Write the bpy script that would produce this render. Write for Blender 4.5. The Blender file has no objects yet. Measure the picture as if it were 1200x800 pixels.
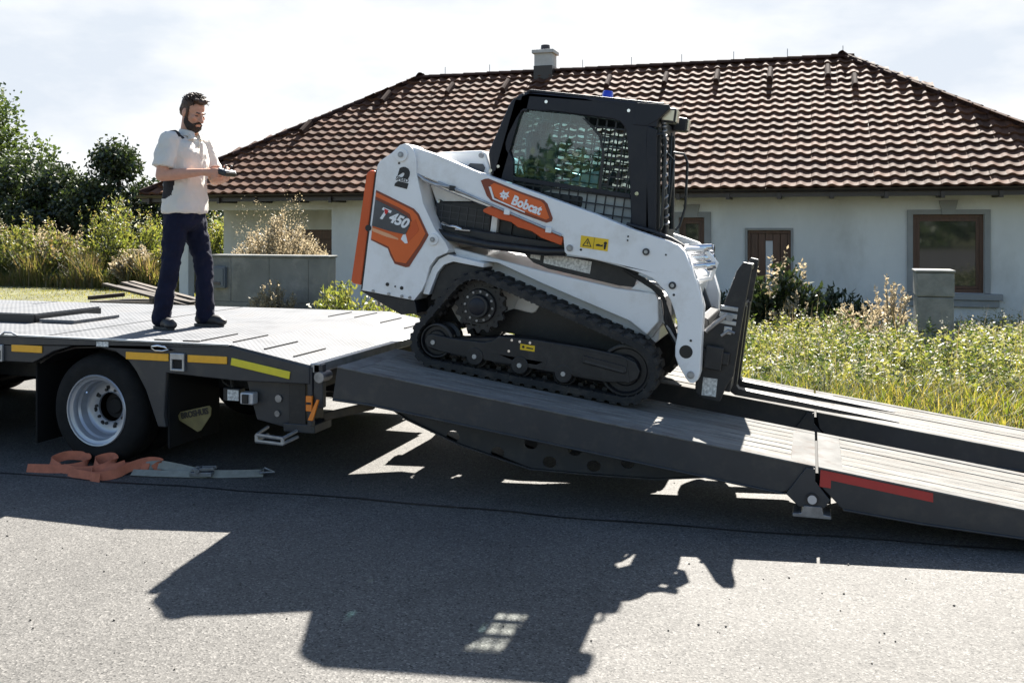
import bpy, bmesh, math, random
import numpy as np
from mathutils import Vector, Matrix, Euler
from mathutils.geometry import tessellate_polygon
R = math.radians
rnd = random.Random(7)
rng = np.random.default_rng(11)
scn = bpy.context.scene
COL = scn.collection

# ------------------------------------------------------------------ camera, sky, sun, exposure
cam = bpy.data.objects.new('camera', bpy.data.cameras.new('camera'))
COL.objects.link(cam)
cam.location = (0, 0, 1.7)
cam.rotation_euler = (R(90), 0, R(17.5))
cam.data.sensor_width = 36.0
cam.data.lens = 1107 * 36 / 1200
cam.data.shift_y = -137 / 1200
cam.data.clip_start = 0.05
cam.data.clip_end = 3000
scn.camera = cam

SUN_EL, SUN_STR, SKY_STR, EXPO = 41.5, 5.0, 0.052, 2.15
world = bpy.data.worlds.new("World")
scn.world = world
world.use_nodes = True
wn, wl = world.node_tree.nodes, world.node_tree.links
wn.clear()
wo = wn.new('ShaderNodeOutputWorld')
bg = wn.new('ShaderNodeBackground')
sky = wn.new('ShaderNodeTexSky')
sky.sky_type = 'NISHITA'
sky.sun_disc = False
sky.sun_elevation = R(SUN_EL)
sky.sun_rotation = R(0)          # the sun stands over +Y, behind the house
sky.air_density = 1.0
sky.dust_density = 1.2
sky.ozone_density = 1.2
tc = wn.new('ShaderNodeTexCoord')
mp = wn.new('ShaderNodeMapping')
mp.inputs['Scale'].default_value = (1.6, 1.6, 4.2)
mp.inputs['Location'].default_value = (0.35, 0.2, 0.1)
cn = wn.new('ShaderNodeTexNoise')
cn.inputs['Scale'].default_value = 1.7
cn.inputs['Detail'].default_value = 9
cn.inputs['Roughness'].default_value = 0.56
cr = wn.new('ShaderNodeValToRGB')
cr.color_ramp.elements[0].position = 0.40
cr.color_ramp.elements[0].color = (0.0, 0.0, 0.0, 1)
cr.color_ramp.elements[1].position = 0.58
cr.color_ramp.elements[1].color = (1, 1, 1, 1)
mixc = wn.new('ShaderNodeMix')
mixc.data_type = 'RGBA'
mixc.inputs['A'].default_value = (3.45, 3.75, 4.15, 1)    # thin veil of high cloud
mixc.inputs['B'].default_value = (4.7, 4.75, 4.8, 1)   # bright cloud
clampc = wn.new('ShaderNodeMix')
clampc.data_type = 'RGBA'
clampc.blend_type = 'DARKEN'
clampc.inputs['Factor'].default_value = 1.0
wl.new(tc.outputs['Generated'], mp.inputs['Vector'])
wl.new(mp.outputs['Vector'], cn.inputs['Vector'])
wl.new(cn.outputs['Fac'], cr.inputs['Fac'])
wl.new(cr.outputs['Color'], mixc.inputs['Factor'])
wl.new(sky.outputs['Color'], clampc.inputs['A'])
wl.new(mixc.outputs['Result'], clampc.inputs['B'])
wl.new(clampc.outputs['Result'], bg.inputs['Color'])
bg.inputs['Strength'].default_value = SKY_STR
wl.new(bg.outputs['Background'], wo.inputs['Surface'])

sun = bpy.data.objects.new('sun', bpy.data.lights.new('sun', 'SUN'))
COL.objects.link(sun)
sun.data.energy = SUN_STR
sun.data.angle = R(0.5)
sun.data.color = (1.0, 0.95, 0.87)
sun.rotation_euler = (R(-(90 - SUN_EL)), 0, R(0.5))
sun.location = (0, 30, 30)
scn.view_settings.view_transform = 'Standard'
scn.view_settings.look = 'None'
scn.view_settings.gamma = 1.0
scn.view_settings.exposure = EXPO
scn.cycles.max_bounces = 6
scn.cycles.transparent_max_bounces = 12

# ------------------------------------------------------------------ helpers
def tag(o, label=None, cat=None, group=None, kind=None):
    for k, v in (('label', label), ('category', cat), ('group', group), ('kind', kind)):
        if v: o[k] = v
    return o

def thing(name, label, cat, loc=(0, 0, 0), rot=(0, 0, 0), group=None):
    o = bpy.data.objects.new(name, None)
    o.empty_display_size = 0.2
    COL.objects.link(o)
    o.location = loc
    o.rotation_euler = rot
    return tag(o, label, cat, group)

def link_mesh(name, me, mats, parent=None, loc=None, rot=None):
    o = bpy.data.objects.new(name, me)
    COL.objects.link(o)
    if mats is not None:
        for m in (mats if isinstance(mats, (list, tuple)) else [mats]):
            if len(me.materials) < 8: me.materials.append(m)
    if parent: o.parent = parent
    if loc is not None: o.location = loc
    if rot is not None: o.rotation_euler = rot
    return o

def again(o, parent=None, loc=None, rot=None, scale=None):
    c = o.copy()
    COL.objects.link(c)
    if parent is not None: c.parent = parent
    if loc is not None: c.location = loc
    if rot is not None: c.rotation_euler = rot
    if scale is not None: c.scale = scale
    return c

class MB:
    """collects shapes into one mesh"""
    def __init__(self): self.v, self.f, self.m, self.cm = [], [], [], 0
    def raw(self, vs, fs):
        b = len(self.v)
        self.v += [tuple(p) for p in vs]
        self.f += [tuple(i + b for i in f) for f in fs]
        self.m += [self.cm] * len(fs)
        return self
    def box(self, x0, x1, y0, y1, z0, z1, M=None):
        vs = [(x, y, z) for x in (x0, x1) for y in (y0, y1) for z in (z0, z1)]
        if M is not None: vs = [M @ Vector(p) for p in vs]
        return self.raw(vs, [(0, 1, 3, 2), (4, 6, 7, 5), (0, 4, 5, 1), (2, 3, 7, 6), (0, 2, 6, 4), (1, 5, 7, 3)])
    def bar(self, p0, p1, w, h, up=(0, 0, 1)):
        p0, p1 = Vector(p0), Vector(p1)
        d = (p1 - p0).normalized(); s = d.cross(Vector(up)).normalized() * (w / 2)
        u = s.cross(d).normalized() * (h / 2)
        vs = [q + a * s + b * u for q in (p0, p1) for a, b in ((-1, -1), (1, -1), (1, 1), (-1, 1))]
        return self.raw(vs, [(3, 2, 1, 0), (4, 5, 6, 7), (0, 1, 5, 4), (1, 2, 6, 5), (2, 3, 7, 6), (3, 0, 4, 7)])
    def prism(self, pts, a0, a1, holes=(), axis='y'):
        loops = [list(pts)] + [list(h) for h in holes]
        tris = tessellate_polygon([[Vector((p[0], p[1], 0)) for p in lp] for lp in loops])
        flat = [p for lp in loops for p in lp]
        n = len(flat)
        def P(p, a): return (p[0], a, p[1]) if axis == 'y' else ((a, p[0], p[1]) if axis == 'x' else (p[0], p[1], a))
        vs = [P(p, a0) for p in flat] + [P(p, a1) for p in flat]
        fs = [tuple(t) for t in tris] + [tuple(i + n for i in reversed(t)) for t in tris]
        b = 0
        for lp in loops:
            k = len(lp)
            for i in range(k):
                j = (i + 1) % k
                fs.append((b + i, b + j, b + j + n, b + i + n))
            b += k
        return self.raw(vs, fs)
    def cyl(self, p0, p1, r0, r1=None, n=16, caps=True):
        r1 = r0 if r1 is None else r1
        p0, p1 = Vector(p0), Vector(p1)
        d = (p1 - p0).normalized()
        s = d.orthogonal().normalized(); t = d.cross(s)
        vs, fs = [], []
        for q, r in ((p0, r0), (p1, r1)):
            for i in range(n):
                a = 2 * math.pi * i / n
                vs.append(q + (s * math.cos(a) + t * math.sin(a)) * r)
        fs = [(i, (i + 1) % n, (i + 1) % n + n, i + n) for i in range(n)]
        if caps: fs += [tuple(range(n - 1, -1, -1)), tuple(range(n, 2 * n))]
        return self.raw(vs, fs)
    def tube(self, path, r, n=8, caps=True):
        P = [Vector(p) for p in path]
        rs = r if isinstance(r, (list, tuple)) else [r] * len(P)
        vs, fs = [], []
        s = None
        for i, p in enumerate(P):
            d = (P[min(i + 1, len(P) - 1)] - P[max(i - 1, 0)]).normalized()
            s = d.orthogonal().normalized() if s is None else (s - d * s.dot(d)).normalized()
            t = d.cross(s)
            for k in range(n):
                a = 2 * math.pi * k / n
                vs.append(p + (s * math.cos(a) + t * math.sin(a)) * rs[i])
        for i in range(len(P) - 1):
            for k in range(n):
                k2 = (k + 1) % n
                fs.append((i * n + k, i * n + k2, (i + 1) * n + k2, (i + 1) * n + k))
        if caps: fs += [tuple(range(n - 1, -1, -1)), tuple(range((len(P) - 1) * n, len(P) * n))]
        return self.raw(vs, fs)
    def lathe(self, prof, c, n=32, axis='y', closed=True):
        """prof = (radius, height along axis)"""
        vs, fs = [], []
        m = len(prof)
        for i in range(n):
            a = 2 * math.pi * i / n
            for r, h in prof:
                p = (r * math.cos(a), h, r * math.sin(a)) if axis == 'y' else (r * math.cos(a), r * math.sin(a), h)
                vs.append((p[0] + c[0], p[1] + c[1], p[2] + c[2]))
        for i in range(n):
            i2 = (i + 1) % n
            for k in range(m if closed else m - 1):
                k2 = (k + 1) % m
                fs.append((i * m + k, i2 * m + k, i2 * m + k2, i * m + k2))
        return self.raw(vs, fs)
    def ribbon(self, path, side, w, th=0.004):
        """webbing strip; side = width direction per point"""
        P = [Vector(p) for p in path]
        vs, fs = [], []
        for i, p in enumerate(P):
            d = (P[min(i + 1, len(P) - 1)] - P[max(i - 1, 0)]).normalized()
            s = Vector(side[i] if isinstance(side, list) else side)
            s = (s - d * s.dot(d)).normalized()
            n_ = d.cross(s).normalized()
            for a, b in ((-1, -1), (1, -1), (1, 1), (-1, 1)):
                vs.append(p + s * (a * w / 2) + n_ * (b * th / 2))
        for i in range(len(P) - 1):
            for k in range(4):
                k2 = (k + 1) % 4
                fs.append((i * 4 + k, i * 4 + k2, i * 4 + 4 + k2, i * 4 + 4 + k))
        fs += [(3, 2, 1, 0), tuple(range(len(P) * 4 - 4, len(P) * 4))]
        return self.raw(vs, fs)
    def mesh(self, name):
        me = bpy.data.meshes.new(name)
        me.from_pydata(self.v, [], self.f)
        return me
    def build(self, name, mats, parent=None, bevel=0, smooth=None, seg=2, loc=None, rot=None, kind=None):
        me = self.mesh(name)
        for p, i in zip(me.polygons, self.m): p.material_index = i
        bm = bmesh.new(); bm.from_mesh(me)
        bmesh.ops.recalc_face_normals(bm, faces=bm.faces)
        bm.to_mesh(me); bm.free()
        o = link_mesh(name, me, mats, parent, loc, rot)
        if smooth or bevel:
            me.polygons.foreach_set('use_smooth', [True] * len(me.polygons))
            me.set_sharp_from_angle(angle=R(smooth or 35))
        if bevel:
            md = o.modifiers.new('bevel', 'BEVEL')
            md.width = bevel; md.segments = seg; md.limit_method = 'ANGLE'; md.angle_limit = R(40)
            md.harden_normals = True
        if kind: o['kind'] = kind
        return o

def np_mesh(name, V, F, mats, parent=None, kind=None, smooth=False, loc=None):
    me = bpy.data.meshes.new(name)
    V = np.asarray(V, dtype=np.float32); F = np.asarray(F, dtype=np.int32)
    k = F.shape[1]
    me.vertices.add(len(V)); me.vertices.foreach_set('co', V.ravel())
    me.loops.add(F.size); me.loops.foreach_set('vertex_index', F.ravel())
    me.polygons.add(len(F))
    me.polygons.foreach_set('loop_start', np.arange(0, F.size, k, dtype=np.int32))
    if smooth: me.polygons.foreach_set('use_smooth', np.ones(len(F), dtype=bool))
    me.update(calc_edges=True)
    o = link_mesh(name, me, mats, parent, loc)
    if kind: o['kind'] = kind
    return o

def bake(o):
    dg = bpy.context.evaluated_depsgraph_get()
    me = bpy.data.meshes.new_from_object(o.evaluated_get(dg))
    old = o.data
    o.modifiers.clear()
    if o.type == 'MESH': o.data = me
    return o

def text(name, s, size, m, parent, loc, rot, extrude=0.002, shear=0.0, fat=0.0, sx=1.0, align='CENTER'):
    cu = bpy.data.curves.new(name, 'FONT')
    cu.body = s; cu.size = size; cu.extrude = extrude; cu.shear = shear; cu.offset = fat
    cu.align_x = align; cu.align_y = 'CENTER'; cu.resolution_u = 3
    t = bpy.data.objects.new(name, cu)
    COL.objects.link(t)
    dg = bpy.context.evaluated_depsgraph_get()
    me = bpy.data.meshes.new_from_object(t.evaluated_get(dg))
    bpy.data.objects.remove(t)
    me.materials.clear()
    o = link_mesh(name, me, m, parent, loc, rot)
    o.scale = (sx, 1, 1)
    return o

# ------------------------------------------------------------------ materials
def nodes_of(m):
    m.use_nodes = True
    return m.node_tree.nodes, m.node_tree.links, m.node_tree.nodes['Principled BSDF']

def M(name, col, rough=0.5, metal=0.0, var=0.0, vs=4.0, bump=0.0, bs=60.0, coat=0.0, dirt=None, spec=0.5, stretch=None, rvar=0.0, island=0.0):
    m = bpy.data.materials.new(name)
    n, l, b = nodes_of(m)
    b.inputs['Base Color'].default_value = (*col, 1)
    b.inputs['Roughness'].default_value = rough
    b.inputs['Metallic'].default_value = metal
    b.inputs['Coat Weight'].default_value = coat
    b.inputs['Coat Roughness'].default_value = 0.08
    b.inputs['Specular IOR Level'].default_value = spec
    t = n.new('ShaderNodeTexCoord')
    src = t.outputs['Object']
    if stretch:
        g = n.new('ShaderNodeMapping'); g.inputs['Scale'].default_value = stretch
        l.new(src, g.inputs['Vector']); src = g.outputs['Vector']
    cur = None
    def noise(scale, detail=5, ro=0.6):
        q = n.new('ShaderNodeTexNoise'); q.inputs['Scale'].default_value = scale
        q.inputs['Detail'].default_value = detail; q.inputs['Roughness'].default_value = ro
        l.new(src, q.inputs['Vector']); return q.outputs['Fac']
    if var:
        r = n.new('ShaderNodeValToRGB')
        r.color_ramp.elements[0].position = 0.3; r.color_ramp.elements[1].position = 0.7
        r.color_ramp.elements[0].color = (*[c * (1 - var) for c in col], 1)
        r.color_ramp.elements[1].color = (*[min(1, c * (1 + var)) for c in col], 1)
        l.new(noise(vs), r.inputs['Fac']); cur = r.outputs['Color']
    if island:
        ge = n.new('ShaderNodeObjectInfo')
        hv = n.new('ShaderNodeHueSaturation')
        mr = n.new('ShaderNodeMapRange'); mr.inputs['To Min'].default_value = 1 - island; mr.inputs['To Max'].default_value = 1 + island
        l.new(ge.outputs['Random'], mr.inputs['Value']); l.new(mr.outputs['Result'], hv.inputs['Value'])
        if cur: l.new(cur, hv.inputs['Color'])
        else: hv.inputs['Color'].default_value = (*col, 1)
        cur = hv.outputs['Color']
    if dirt:
        dc, amt, ds = dirt
        r = n.new('ShaderNodeValToRGB')
        r.color_ramp.elements[0].position = 0.5; r.color_ramp.elements[0].color = (0, 0, 0, 1)
        r.color_ramp.elements[1].position = 0.72; r.color_ramp.elements[1].color = (amt, amt, amt, 1)
        l.new(noise(ds, 8, 0.68), r.inputs['Fac'])
        x = n.new('ShaderNodeMix'); x.data_type = 'RGBA'
        l.new(r.outputs['Color'], x.inputs['Factor'])
        if cur: l.new(cur, x.inputs['A'])
        else: x.inputs['A'].default_value = (*col, 1)
        x.inputs['B'].default_value = (*dc, 1)
        cur = x.outputs['Result']
    if cur: l.new(cur, b.inputs['Base Color'])
    if rvar:
        mr = n.new('ShaderNodeMapRange'); mr.inputs['To Min'].default_value = rough - rvar; mr.inputs['To Max'].default_value = rough + rvar
        l.new(noise(vs * 2.3), mr.inputs['Value']); l.new(mr.outputs['Result'], b.inputs['Roughness'])
    if bump:
        bp = n.new('ShaderNodeBump'); bp.inputs['Strength'].default_value = bump; bp.inputs['Distance'].default_value = 0.01
        l.new(noise(bs), bp.inputs['Height']); l.new(bp.outputs['Normal'], b.inputs['Normal'])
    return m

def leafM(name, cols, trans=0.45, rough=0.5, gloss=0.06):
    m = bpy.data.materials.new(name)
    m.use_nodes = True
    n, l = m.node_tree.nodes, m.node_tree.links
    n.clear()
    o = n.new('ShaderNodeOutputMaterial')
    g = n.new('ShaderNodeNewGeometry')
    r = n.new('ShaderNodeValToRGB')
    el = r.color_ramp.elements
    for i, c in enumerate(cols):
        p = i / max(1, len(cols) - 1)
        e = el[i] if i < 2 else el.new(p)
        e.position = p; e.color = (*c, 1)
    l.new(g.outputs['Random Per Island'], r.inputs['Fac'])
    d = n.new('ShaderNodeBsdfDiffuse'); t = n.new('ShaderNodeBsdfTranslucent'); s = n.new('ShaderNodeBsdfGlossy')
    s.inputs['Roughness'].default_value = rough
    l.new(r.outputs['Color'], d.inputs['Color'])
    hs = n.new('ShaderNodeHueSaturation'); hs.inputs['Value'].default_value = 1.25; hs.inputs['Saturation'].default_value = 1.1; hs.inputs['Hue'].default_value = 0.485
    l.new(r.outputs['Color'], hs.inputs['Color']); l.new(hs.outputs['Color'], t.inputs['Color'])
    a = n.new('ShaderNodeMixShader'); a.inputs[0].default_value = trans
    l.new(d.outputs[0], a.inputs[1]); l.new(t.outputs[0], a.inputs[2])
    b = n.new('ShaderNodeMixShader'); b.inputs[0].default_value = gloss
    l.new(a.outputs[0], b.inputs[1]); l.new(s.outputs[0], b.inputs[2])
    l.new(b.outputs[0], o.inputs['Surface'])
    return m

def glassM(name, tint=(0.75, 0.85, 0.85), refl=0.12):
    m = bpy.data.materials.new(name)
    m.use_nodes = True
    n, l = m.node_tree.nodes, m.node_tree.links
    n.clear()
    o = n.new('ShaderNodeOutputMaterial')
    t = n.new('ShaderNodeBsdfTransparent'); t.inputs['Color'].default_value = (*tint, 1)
    g = n.new('ShaderNodeBsdfGlossy'); g.inputs['Roughness'].default_value = 0.02
    lw = n.new('ShaderNodeLayerWeight'); lw.inputs['Blend'].default_value = 0.5
    f = n.new('ShaderNodeMath'); f.operation = 'POWER'; f.inputs[1].default_value = 4.0
    l.new(lw.outputs['Facing'], f.inputs[0])
    a = n.new('ShaderNodeMath'); a.operation = 'ADD'; a.inputs[1].default_value = refl; a.use_clamp = True
    x = n.new('ShaderNodeMixShader')
    l.new(f.outputs[0], a.inputs[0]); l.new(a.outputs[0], x.inputs[0])
    l.new(t.outputs[0], x.inputs[1]); l.new(g.outputs[0], x.inputs[2]); l.new(x.outputs[0], o.inputs['Surface'])
    return m

def asphaltM():
    m = bpy.data.materials.new('asphalt')
    n, l, b = nodes_of(m)
    t = n.new('ShaderNodeTexCoord'); src = t.outputs['Object']
    v = n.new('ShaderNodeTexVoronoi'); v.inputs['Scale'].default_value = 125
    l.new(src, v.inputs['Vector'])
    sep = n.new('ShaderNodeSeparateColor'); l.new(v.outputs['Color'], sep.inputs['Color'])
    r = n.new('ShaderNodeValToRGB')
    for i, (p, c) in enumerate([(0.0, 0.022), (0.10, 0.064), (0.5, 0.092), (0.85, 0.114), (1.0, 0.18)]):
        e = r.color_ramp.elements[i] if i < 2 else r.color_ramp.elements.new(p)
        e.position = p; e.color = (c * 1.0, c * 0.955, c * 0.885, 1)
    l.new(sep.outputs[0], r.inputs['Fac'])
    q = n.new('ShaderNodeTexNoise'); q.inputs['Scale'].default_value = 1.1; q.inputs['Detail'].default_value = 8; q.inputs['Roughness'].default_value = 0.65
    l.new(src, q.inputs['Vector'])
    mr = n.new('ShaderNodeMapRange'); mr.inputs['From Min'].default_value = 0.3; mr.inputs['From Max'].default_value = 0.7
    mr.inputs['To Min'].default_value = 0.76; mr.inputs['To Max'].default_value = 1.16
    l.new(q.outputs['Fac'], mr.inputs['Value'])
    hv = n.new('ShaderNodeHueSaturation'); l.new(r.outputs['Color'], hv.inputs['Color']); l.new(mr.outputs['Result'], hv.inputs['Value'])
    # worn patches and a few oil stains
    q2 = n.new('ShaderNodeTexNoise'); q2.inputs['Scale'].default_value = 0.55; q2.inputs['Detail'].default_value = 10; q2.inputs['Roughness'].default_value = 0.7
    l.new(src, q2.inputs['Vector'])
    r2 = n.new('ShaderNodeValToRGB'); r2.color_ramp.elements[0].position = 0.58; r2.color_ramp.elements[0].color = (1, 1, 1, 1); r2.color_ramp.elements[1].position = 0.72; r2.color_ramp.elements[1].color = (0.72, 0.71, 0.70, 1)
    l.new(q2.outputs['Fac'], r2.inputs['Fac'])
    mm = n.new('ShaderNodeMix'); mm.data_type = 'RGBA'; mm.blend_type = 'MULTIPLY'; mm.inputs['Factor'].default_value = 1.0
    l.new(hv.outputs['Color'], mm.inputs['A']); l.new(r2.outputs['Color'], mm.inputs['B'])
    l.new(mm.outputs['Result'], b.inputs['Base Color'])
    b.inputs['Roughness'].default_value = 0.8
    b.inputs['Specular IOR Level'].default_value = 0.35
    bp = n.new('ShaderNodeBump'); bp.inputs['Strength'].default_value = 0.3; bp.inputs['Distance'].default_value = 0.005
    l.new(v.outputs['Distance'], bp.inputs['Height']); l.new(bp.outputs['Normal'], b.inputs['Normal'])
    return m

def treadM():
    """painted tear-plate steel: small raised lozenges as relief"""
    m = M('tread_plate', (0.138, 0.143, 0.152), 0.75, 0.0, var=0.28, vs=3.0, dirt=((0.075, 0.065, 0.055), 0.6, 3.0), rvar=0.08, spec=0.14)
    n, l, b = nodes_of(m)
    t = n.new('ShaderNodeTexCoord')
    w = []
    for rot in (45, -45):
        g = n.new('ShaderNodeMapping'); g.inputs['Rotation'].default_value = (0, 0, R(rot)); g.inputs['Scale'].default_value = (1, 1, 0)
        x = n.new('ShaderNodeTexWave'); x.inputs['Scale'].default_value = 9.5; x.inputs['Distortion'].default_value = 0
        l.new(t.outputs['Object'], g.inputs['Vector']); l.new(g.outputs['Vector'], x.inputs['Vector']); w.append(x)
    mu = n.new('ShaderNodeMath'); mu.operation = 'MULTIPLY'
    l.new(w[0].outputs['Fac'], mu.inputs[0]); l.new(w[1].outputs['Fac'], mu.inputs[1])
    bp = n.new('ShaderNodeBump'); bp.inputs['Strength'].default_value = 0.5; bp.inputs['Distance'].default_value = 0.006
    l.new(mu.outputs[0], bp.inputs['Height']); l.new(bp.outputs['Normal'], b.inputs['Normal'])
    return m

ASPHALT, TREAD = asphaltM(), treadM()
TRAILER = M('trailer_grey_paint', (0.033, 0.035, 0.040), 0.42, 0.0, var=0.12, vs=5, dirt=((0.085, 0.078, 0.066), 0.5, 9), rvar=0.1)
BLACK = M('black_steel', (0.0125, 0.013, 0.0155), 0.45, 0.0, var=0.2, vs=8, dirt=((0.06, 0.055, 0.05), 0.4, 14))
CABPAINT = M('cab_black_paint', (0.011, 0.0118, 0.018), 0.42, 0.0, var=0.15, vs=3, spec=0.35, dirt=((0.05, 0.046, 0.04), 0.25, 5))
RUBBER = M('rubber', (0.017, 0.017, 0.0175), 0.75, var=0.25, vs=12, bump=0.3, bs=120, dirt=((0.10, 0.08, 0.058), 0.55, 9))
TYRE = M('tyre_rubber', (0.010, 0.010, 0.0105), 0.85, var=0.3, vs=10, spec=0.3, dirt=((0.03, 0.027, 0.022), 0.4, 9))
FLAP = M('flap_rubber', (0.007, 0.007, 0.0075), 0.8, spec=0.3)
WHITE = M('white_paint', (0.83, 0.83, 0.825), 0.34, var=0.03, vs=2.0, coat=0.3, dirt=((0.50, 0.46, 0.40), 0.42, 4))
ORANGE = M('orange_paint', (0.60, 0.085, 0.012), 0.36, var=0.06, vs=4, coat=0.3)
ORANGE2 = M('orange_decal', (0.70, 0.125, 0.02), 0.4, var=0.05, vs=3)
RUST = M('dark_orange_decal', (0.22, 0.045, 0.018), 0.4)
GREYDECAL = M('charcoal_decal', (0.07, 0.072, 0.08), 0.3, var=0.3, vs=6)
WDECAL = M('white_decal', (0.82, 0.82, 0.82), 0.45)
BDECAL = M('black_decal', (0.012, 0.012, 0.013), 0.45)
RDECAL = M('red_decal', (0.6, 0.02, 0.02), 0.4)
YELLOW = M('yellow_sticker', (0.80, 0.52, 0.015), 0.45, var=0.05)
AMBER = M('amber_reflector', (0.86, 0.42, 0.012), 0.28, var=0.06, vs=30, coat=0.4)
LIME = M('yellow_reflector', (0.74, 0.62, 0.02), 0.28, var=0.06, vs=30, coat=0.4)
AMBERLAMP = M('amber_lens', (0.85, 0.22, 0.01), 0.2, coat=0.5)
REDTAPE = M('red_tape', (0.42, 0.018, 0.02), 0.35, var=0.1, vs=15, coat=0.3)
GALV = M('galvanised_steel', (0.42, 0.43, 0.44), 0.42, 0.7, var=0.2, vs=14, dirt=((0.2, 0.18, 0.15), 0.4, 12))
RIM = M('wheel_steel', (0.42, 0.44, 0.48), 0.34, 0.45, var=0.1, vs=6)
CHROME = M('chrome', (0.7, 0.71, 0.73), 0.12, 1.0)
DULL = M('dull_steel', (0.30, 0.30, 0.31), 0.45, 0.8, var=0.3, vs=20)
WOOD = M('weathered_plank', (0.175, 0.170, 0.158), 0.85, spec=0.15, var=0.32, vs=5, bump=0.5, bs=18, stretch=(0.35, 6, 6), dirt=((0.085, 0.06, 0.04), 0.6, 3.5), island=0.16)
RAMPSTEEL = M('worn_ramp_steel', (0.15, 0.148, 0.142), 0.85, 0.0, spec=0.08, var=0.25, vs=6, dirt=((0.085, 0.055, 0.04), 0.6, 7))
GLASS = glassM('cab_glass', (0.72, 0.88, 0.90), 0.07)
ROOFGLASS = glassM('roof_glass', (0.92, 0.95, 0.94), 0.02)
HGLASS = M('window_glass', (0.020, 0.024, 0.026), 0.04, spec=0.9)
BLUE = M('blue_lens', (0.01, 0.04, 0.55), 0.2, coat=0.6)
LAMP = M('lamp_lens', (0.75, 0.68, 0.5), 0.15, 0.2, coat=0.6)
LABEL = M('printed_label', (0.62, 0.62, 0.6), 0.5, var=0.5, vs=55)
SEAT = M('seat_vinyl', (0.02, 0.02, 0.021), 0.55)
GREYPANEL = M('pale_grey_panel', (0.42, 0.44, 0.42), 0.5, var=0.1)
STUCCO = M('house_render', (0.60, 0.60, 0.585), 0.92, var=0.10, vs=0.9, bump=0.35, bs=45, dirt=((0.38, 0.365, 0.335), 0.5, 1.1), stretch=(1, 1, .55))
SURROUND = M('grey_render_trim', (0.26, 0.26, 0.255), 0.9, var=0.1, vs=3, bump=0.2, bs=60)
BROWNWOOD = M('brown_joinery', (0.085, 0.036, 0.02), 0.45, var=0.3, vs=4, stretch=(8, 8, 0.7))
DARKIN = M('dark_interior', (0.012, 0.011, 0.011), 0.8)
GUTTER = M('dark_brown_gutter', (0.028, 0.02, 0.018), 0.4)
TILE = M('roof_tile_glaze', (0.100, 0.047, 0.028), 0.8, spec=0.14, var=0.35, vs=5, bump=0.15, bs=40, dirt=((0.045, 0.033, 0.027), 0.6, 5), island=0.38, rvar=0.08)
TILEDARK = M('dark_ridge_tile', (0.040, 0.020, 0.016), 0.85, spec=0.1, var=0.25, vs=4, island=0.2)
CHIMNEY = M('chimney_render', (0.45, 0.44, 0.42), 0.9, var=0.12, vs=6, bump=0.3, bs=40)
CONC = M('concrete_block', (0.17, 0.17, 0.158), 0.92, var=0.22, vs=2.2, bump=0.5, bs=45, dirt=((0.36, 0.345, 0.31), 0.8, 1.3))
CONCR = M('rough_concrete', (0.20, 0.20, 0.185), 0.95, var=0.25, vs=5, bump=1.0, bs=22, dirt=((0.30, 0.29, 0.26), 0.5, 4))
MUD = M('muddy_steel', (0.07, 0.05, 0.03), 0.7, var=0.4, vs=9)
WIRE = M('wire_grey', (0.075, 0.077, 0.082), 0.5)
BARK = M('bark', (0.055, 0.042, 0.03), 0.9, var=0.3, vs=6, bump=0.8, bs=12)
OLDWOOD = M('old_timber', (0.06, 0.047, 0.036), 0.85, var=0.35, vs=5, island=0.35)
SKIN = M('skin', (0.52, 0.27, 0.18), 0.5, var=0.07, vs=25)
HAIR = M('brown_hair', (0.06, 0.033, 0.018), 0.5, var=0.4, vs=60, bump=0.8, bs=120)
BEARD = M('dark_beard', (0.028, 0.018, 0.012), 0.7, var=0.4, vs=90, bump=0.8, bs=150)
SHIRT = M('cream_cotton', (0.63, 0.605, 0.55), 0.85, var=0.05, vs=6, bump=0.12, bs=220)
SHIRTBLACK = M('black_cotton', (0.012, 0.012, 0.015), 0.85)
TROUSERS = M('navy_cloth', (0.0065, 0.009, 0.025), 0.85, spec=0.2, var=0.2, vs=7, bump=0.2, bs=150)
SHOE = M('dark_leather', (0.022, 0.021, 0.022), 0.5, var=0.3, vs=20)
SOLE = M('shoe_sole', (0.05, 0.05, 0.05), 0.7)
ORWEB = M('orange_webbing', (0.52, 0.16, 0.085), 0.8, var=0.15, vs=20, bump=0.4, bs=260)
GRWEB = M('grey_webbing', (0.28, 0.275, 0.235), 0.8, var=0.15, vs=20, bump=0.4, bs=260)
PLASTIC = M('black_plastic', (0.014, 0.014, 0.015), 0.4)
SILVER = M('silver_plastic', (0.55, 0.55, 0.56), 0.3, 0.3)
OLIVESIGN = M('olive_plate', (0.16, 0.13, 0.05), 0.5, var=0.25, vs=12)
BOXPAINT = M('grey_cabinet', (0.10, 0.115, 0.135), 0.5)

LF_DARK = leafM('dark_leaf', [(0.010, 0.018, 0.006), (0.022, 0.036, 0.010), (0.040, 0.062, 0.016)], 0.28)
LF_MID = leafM('mid_leaf', [(0.03, 0.055, 0.012), (0.055, 0.085, 0.02), (0.085, 0.12, 0.03)], 0.4)
LF_LIGHT = leafM('light_leaf', [(0.07, 0.095, 0.02), (0.12, 0.145, 0.03), (0.19, 0.19, 0.05)], 0.6)
LF_OLIVE = leafM('olive_leaf', [(0.06, 0.085, 0.018), (0.11, 0.13, 0.03), (0.16, 0.16, 0.045), (0.17, 0.12, 0.05)], 0.55)
LF_DRY = leafM('dry_leaf', [(0.17, 0.145, 0.085), (0.28, 0.24, 0.15), (0.40, 0.35, 0.24)], 0.5)
LF_WEED = leafM('weed_leaf', [(0.05, 0.075, 0.016), (0.105, 0.13, 0.03), (0.165, 0.18, 0.04), (0.23, 0.23, 0.085)], 0.58, gloss=0.08)
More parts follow.
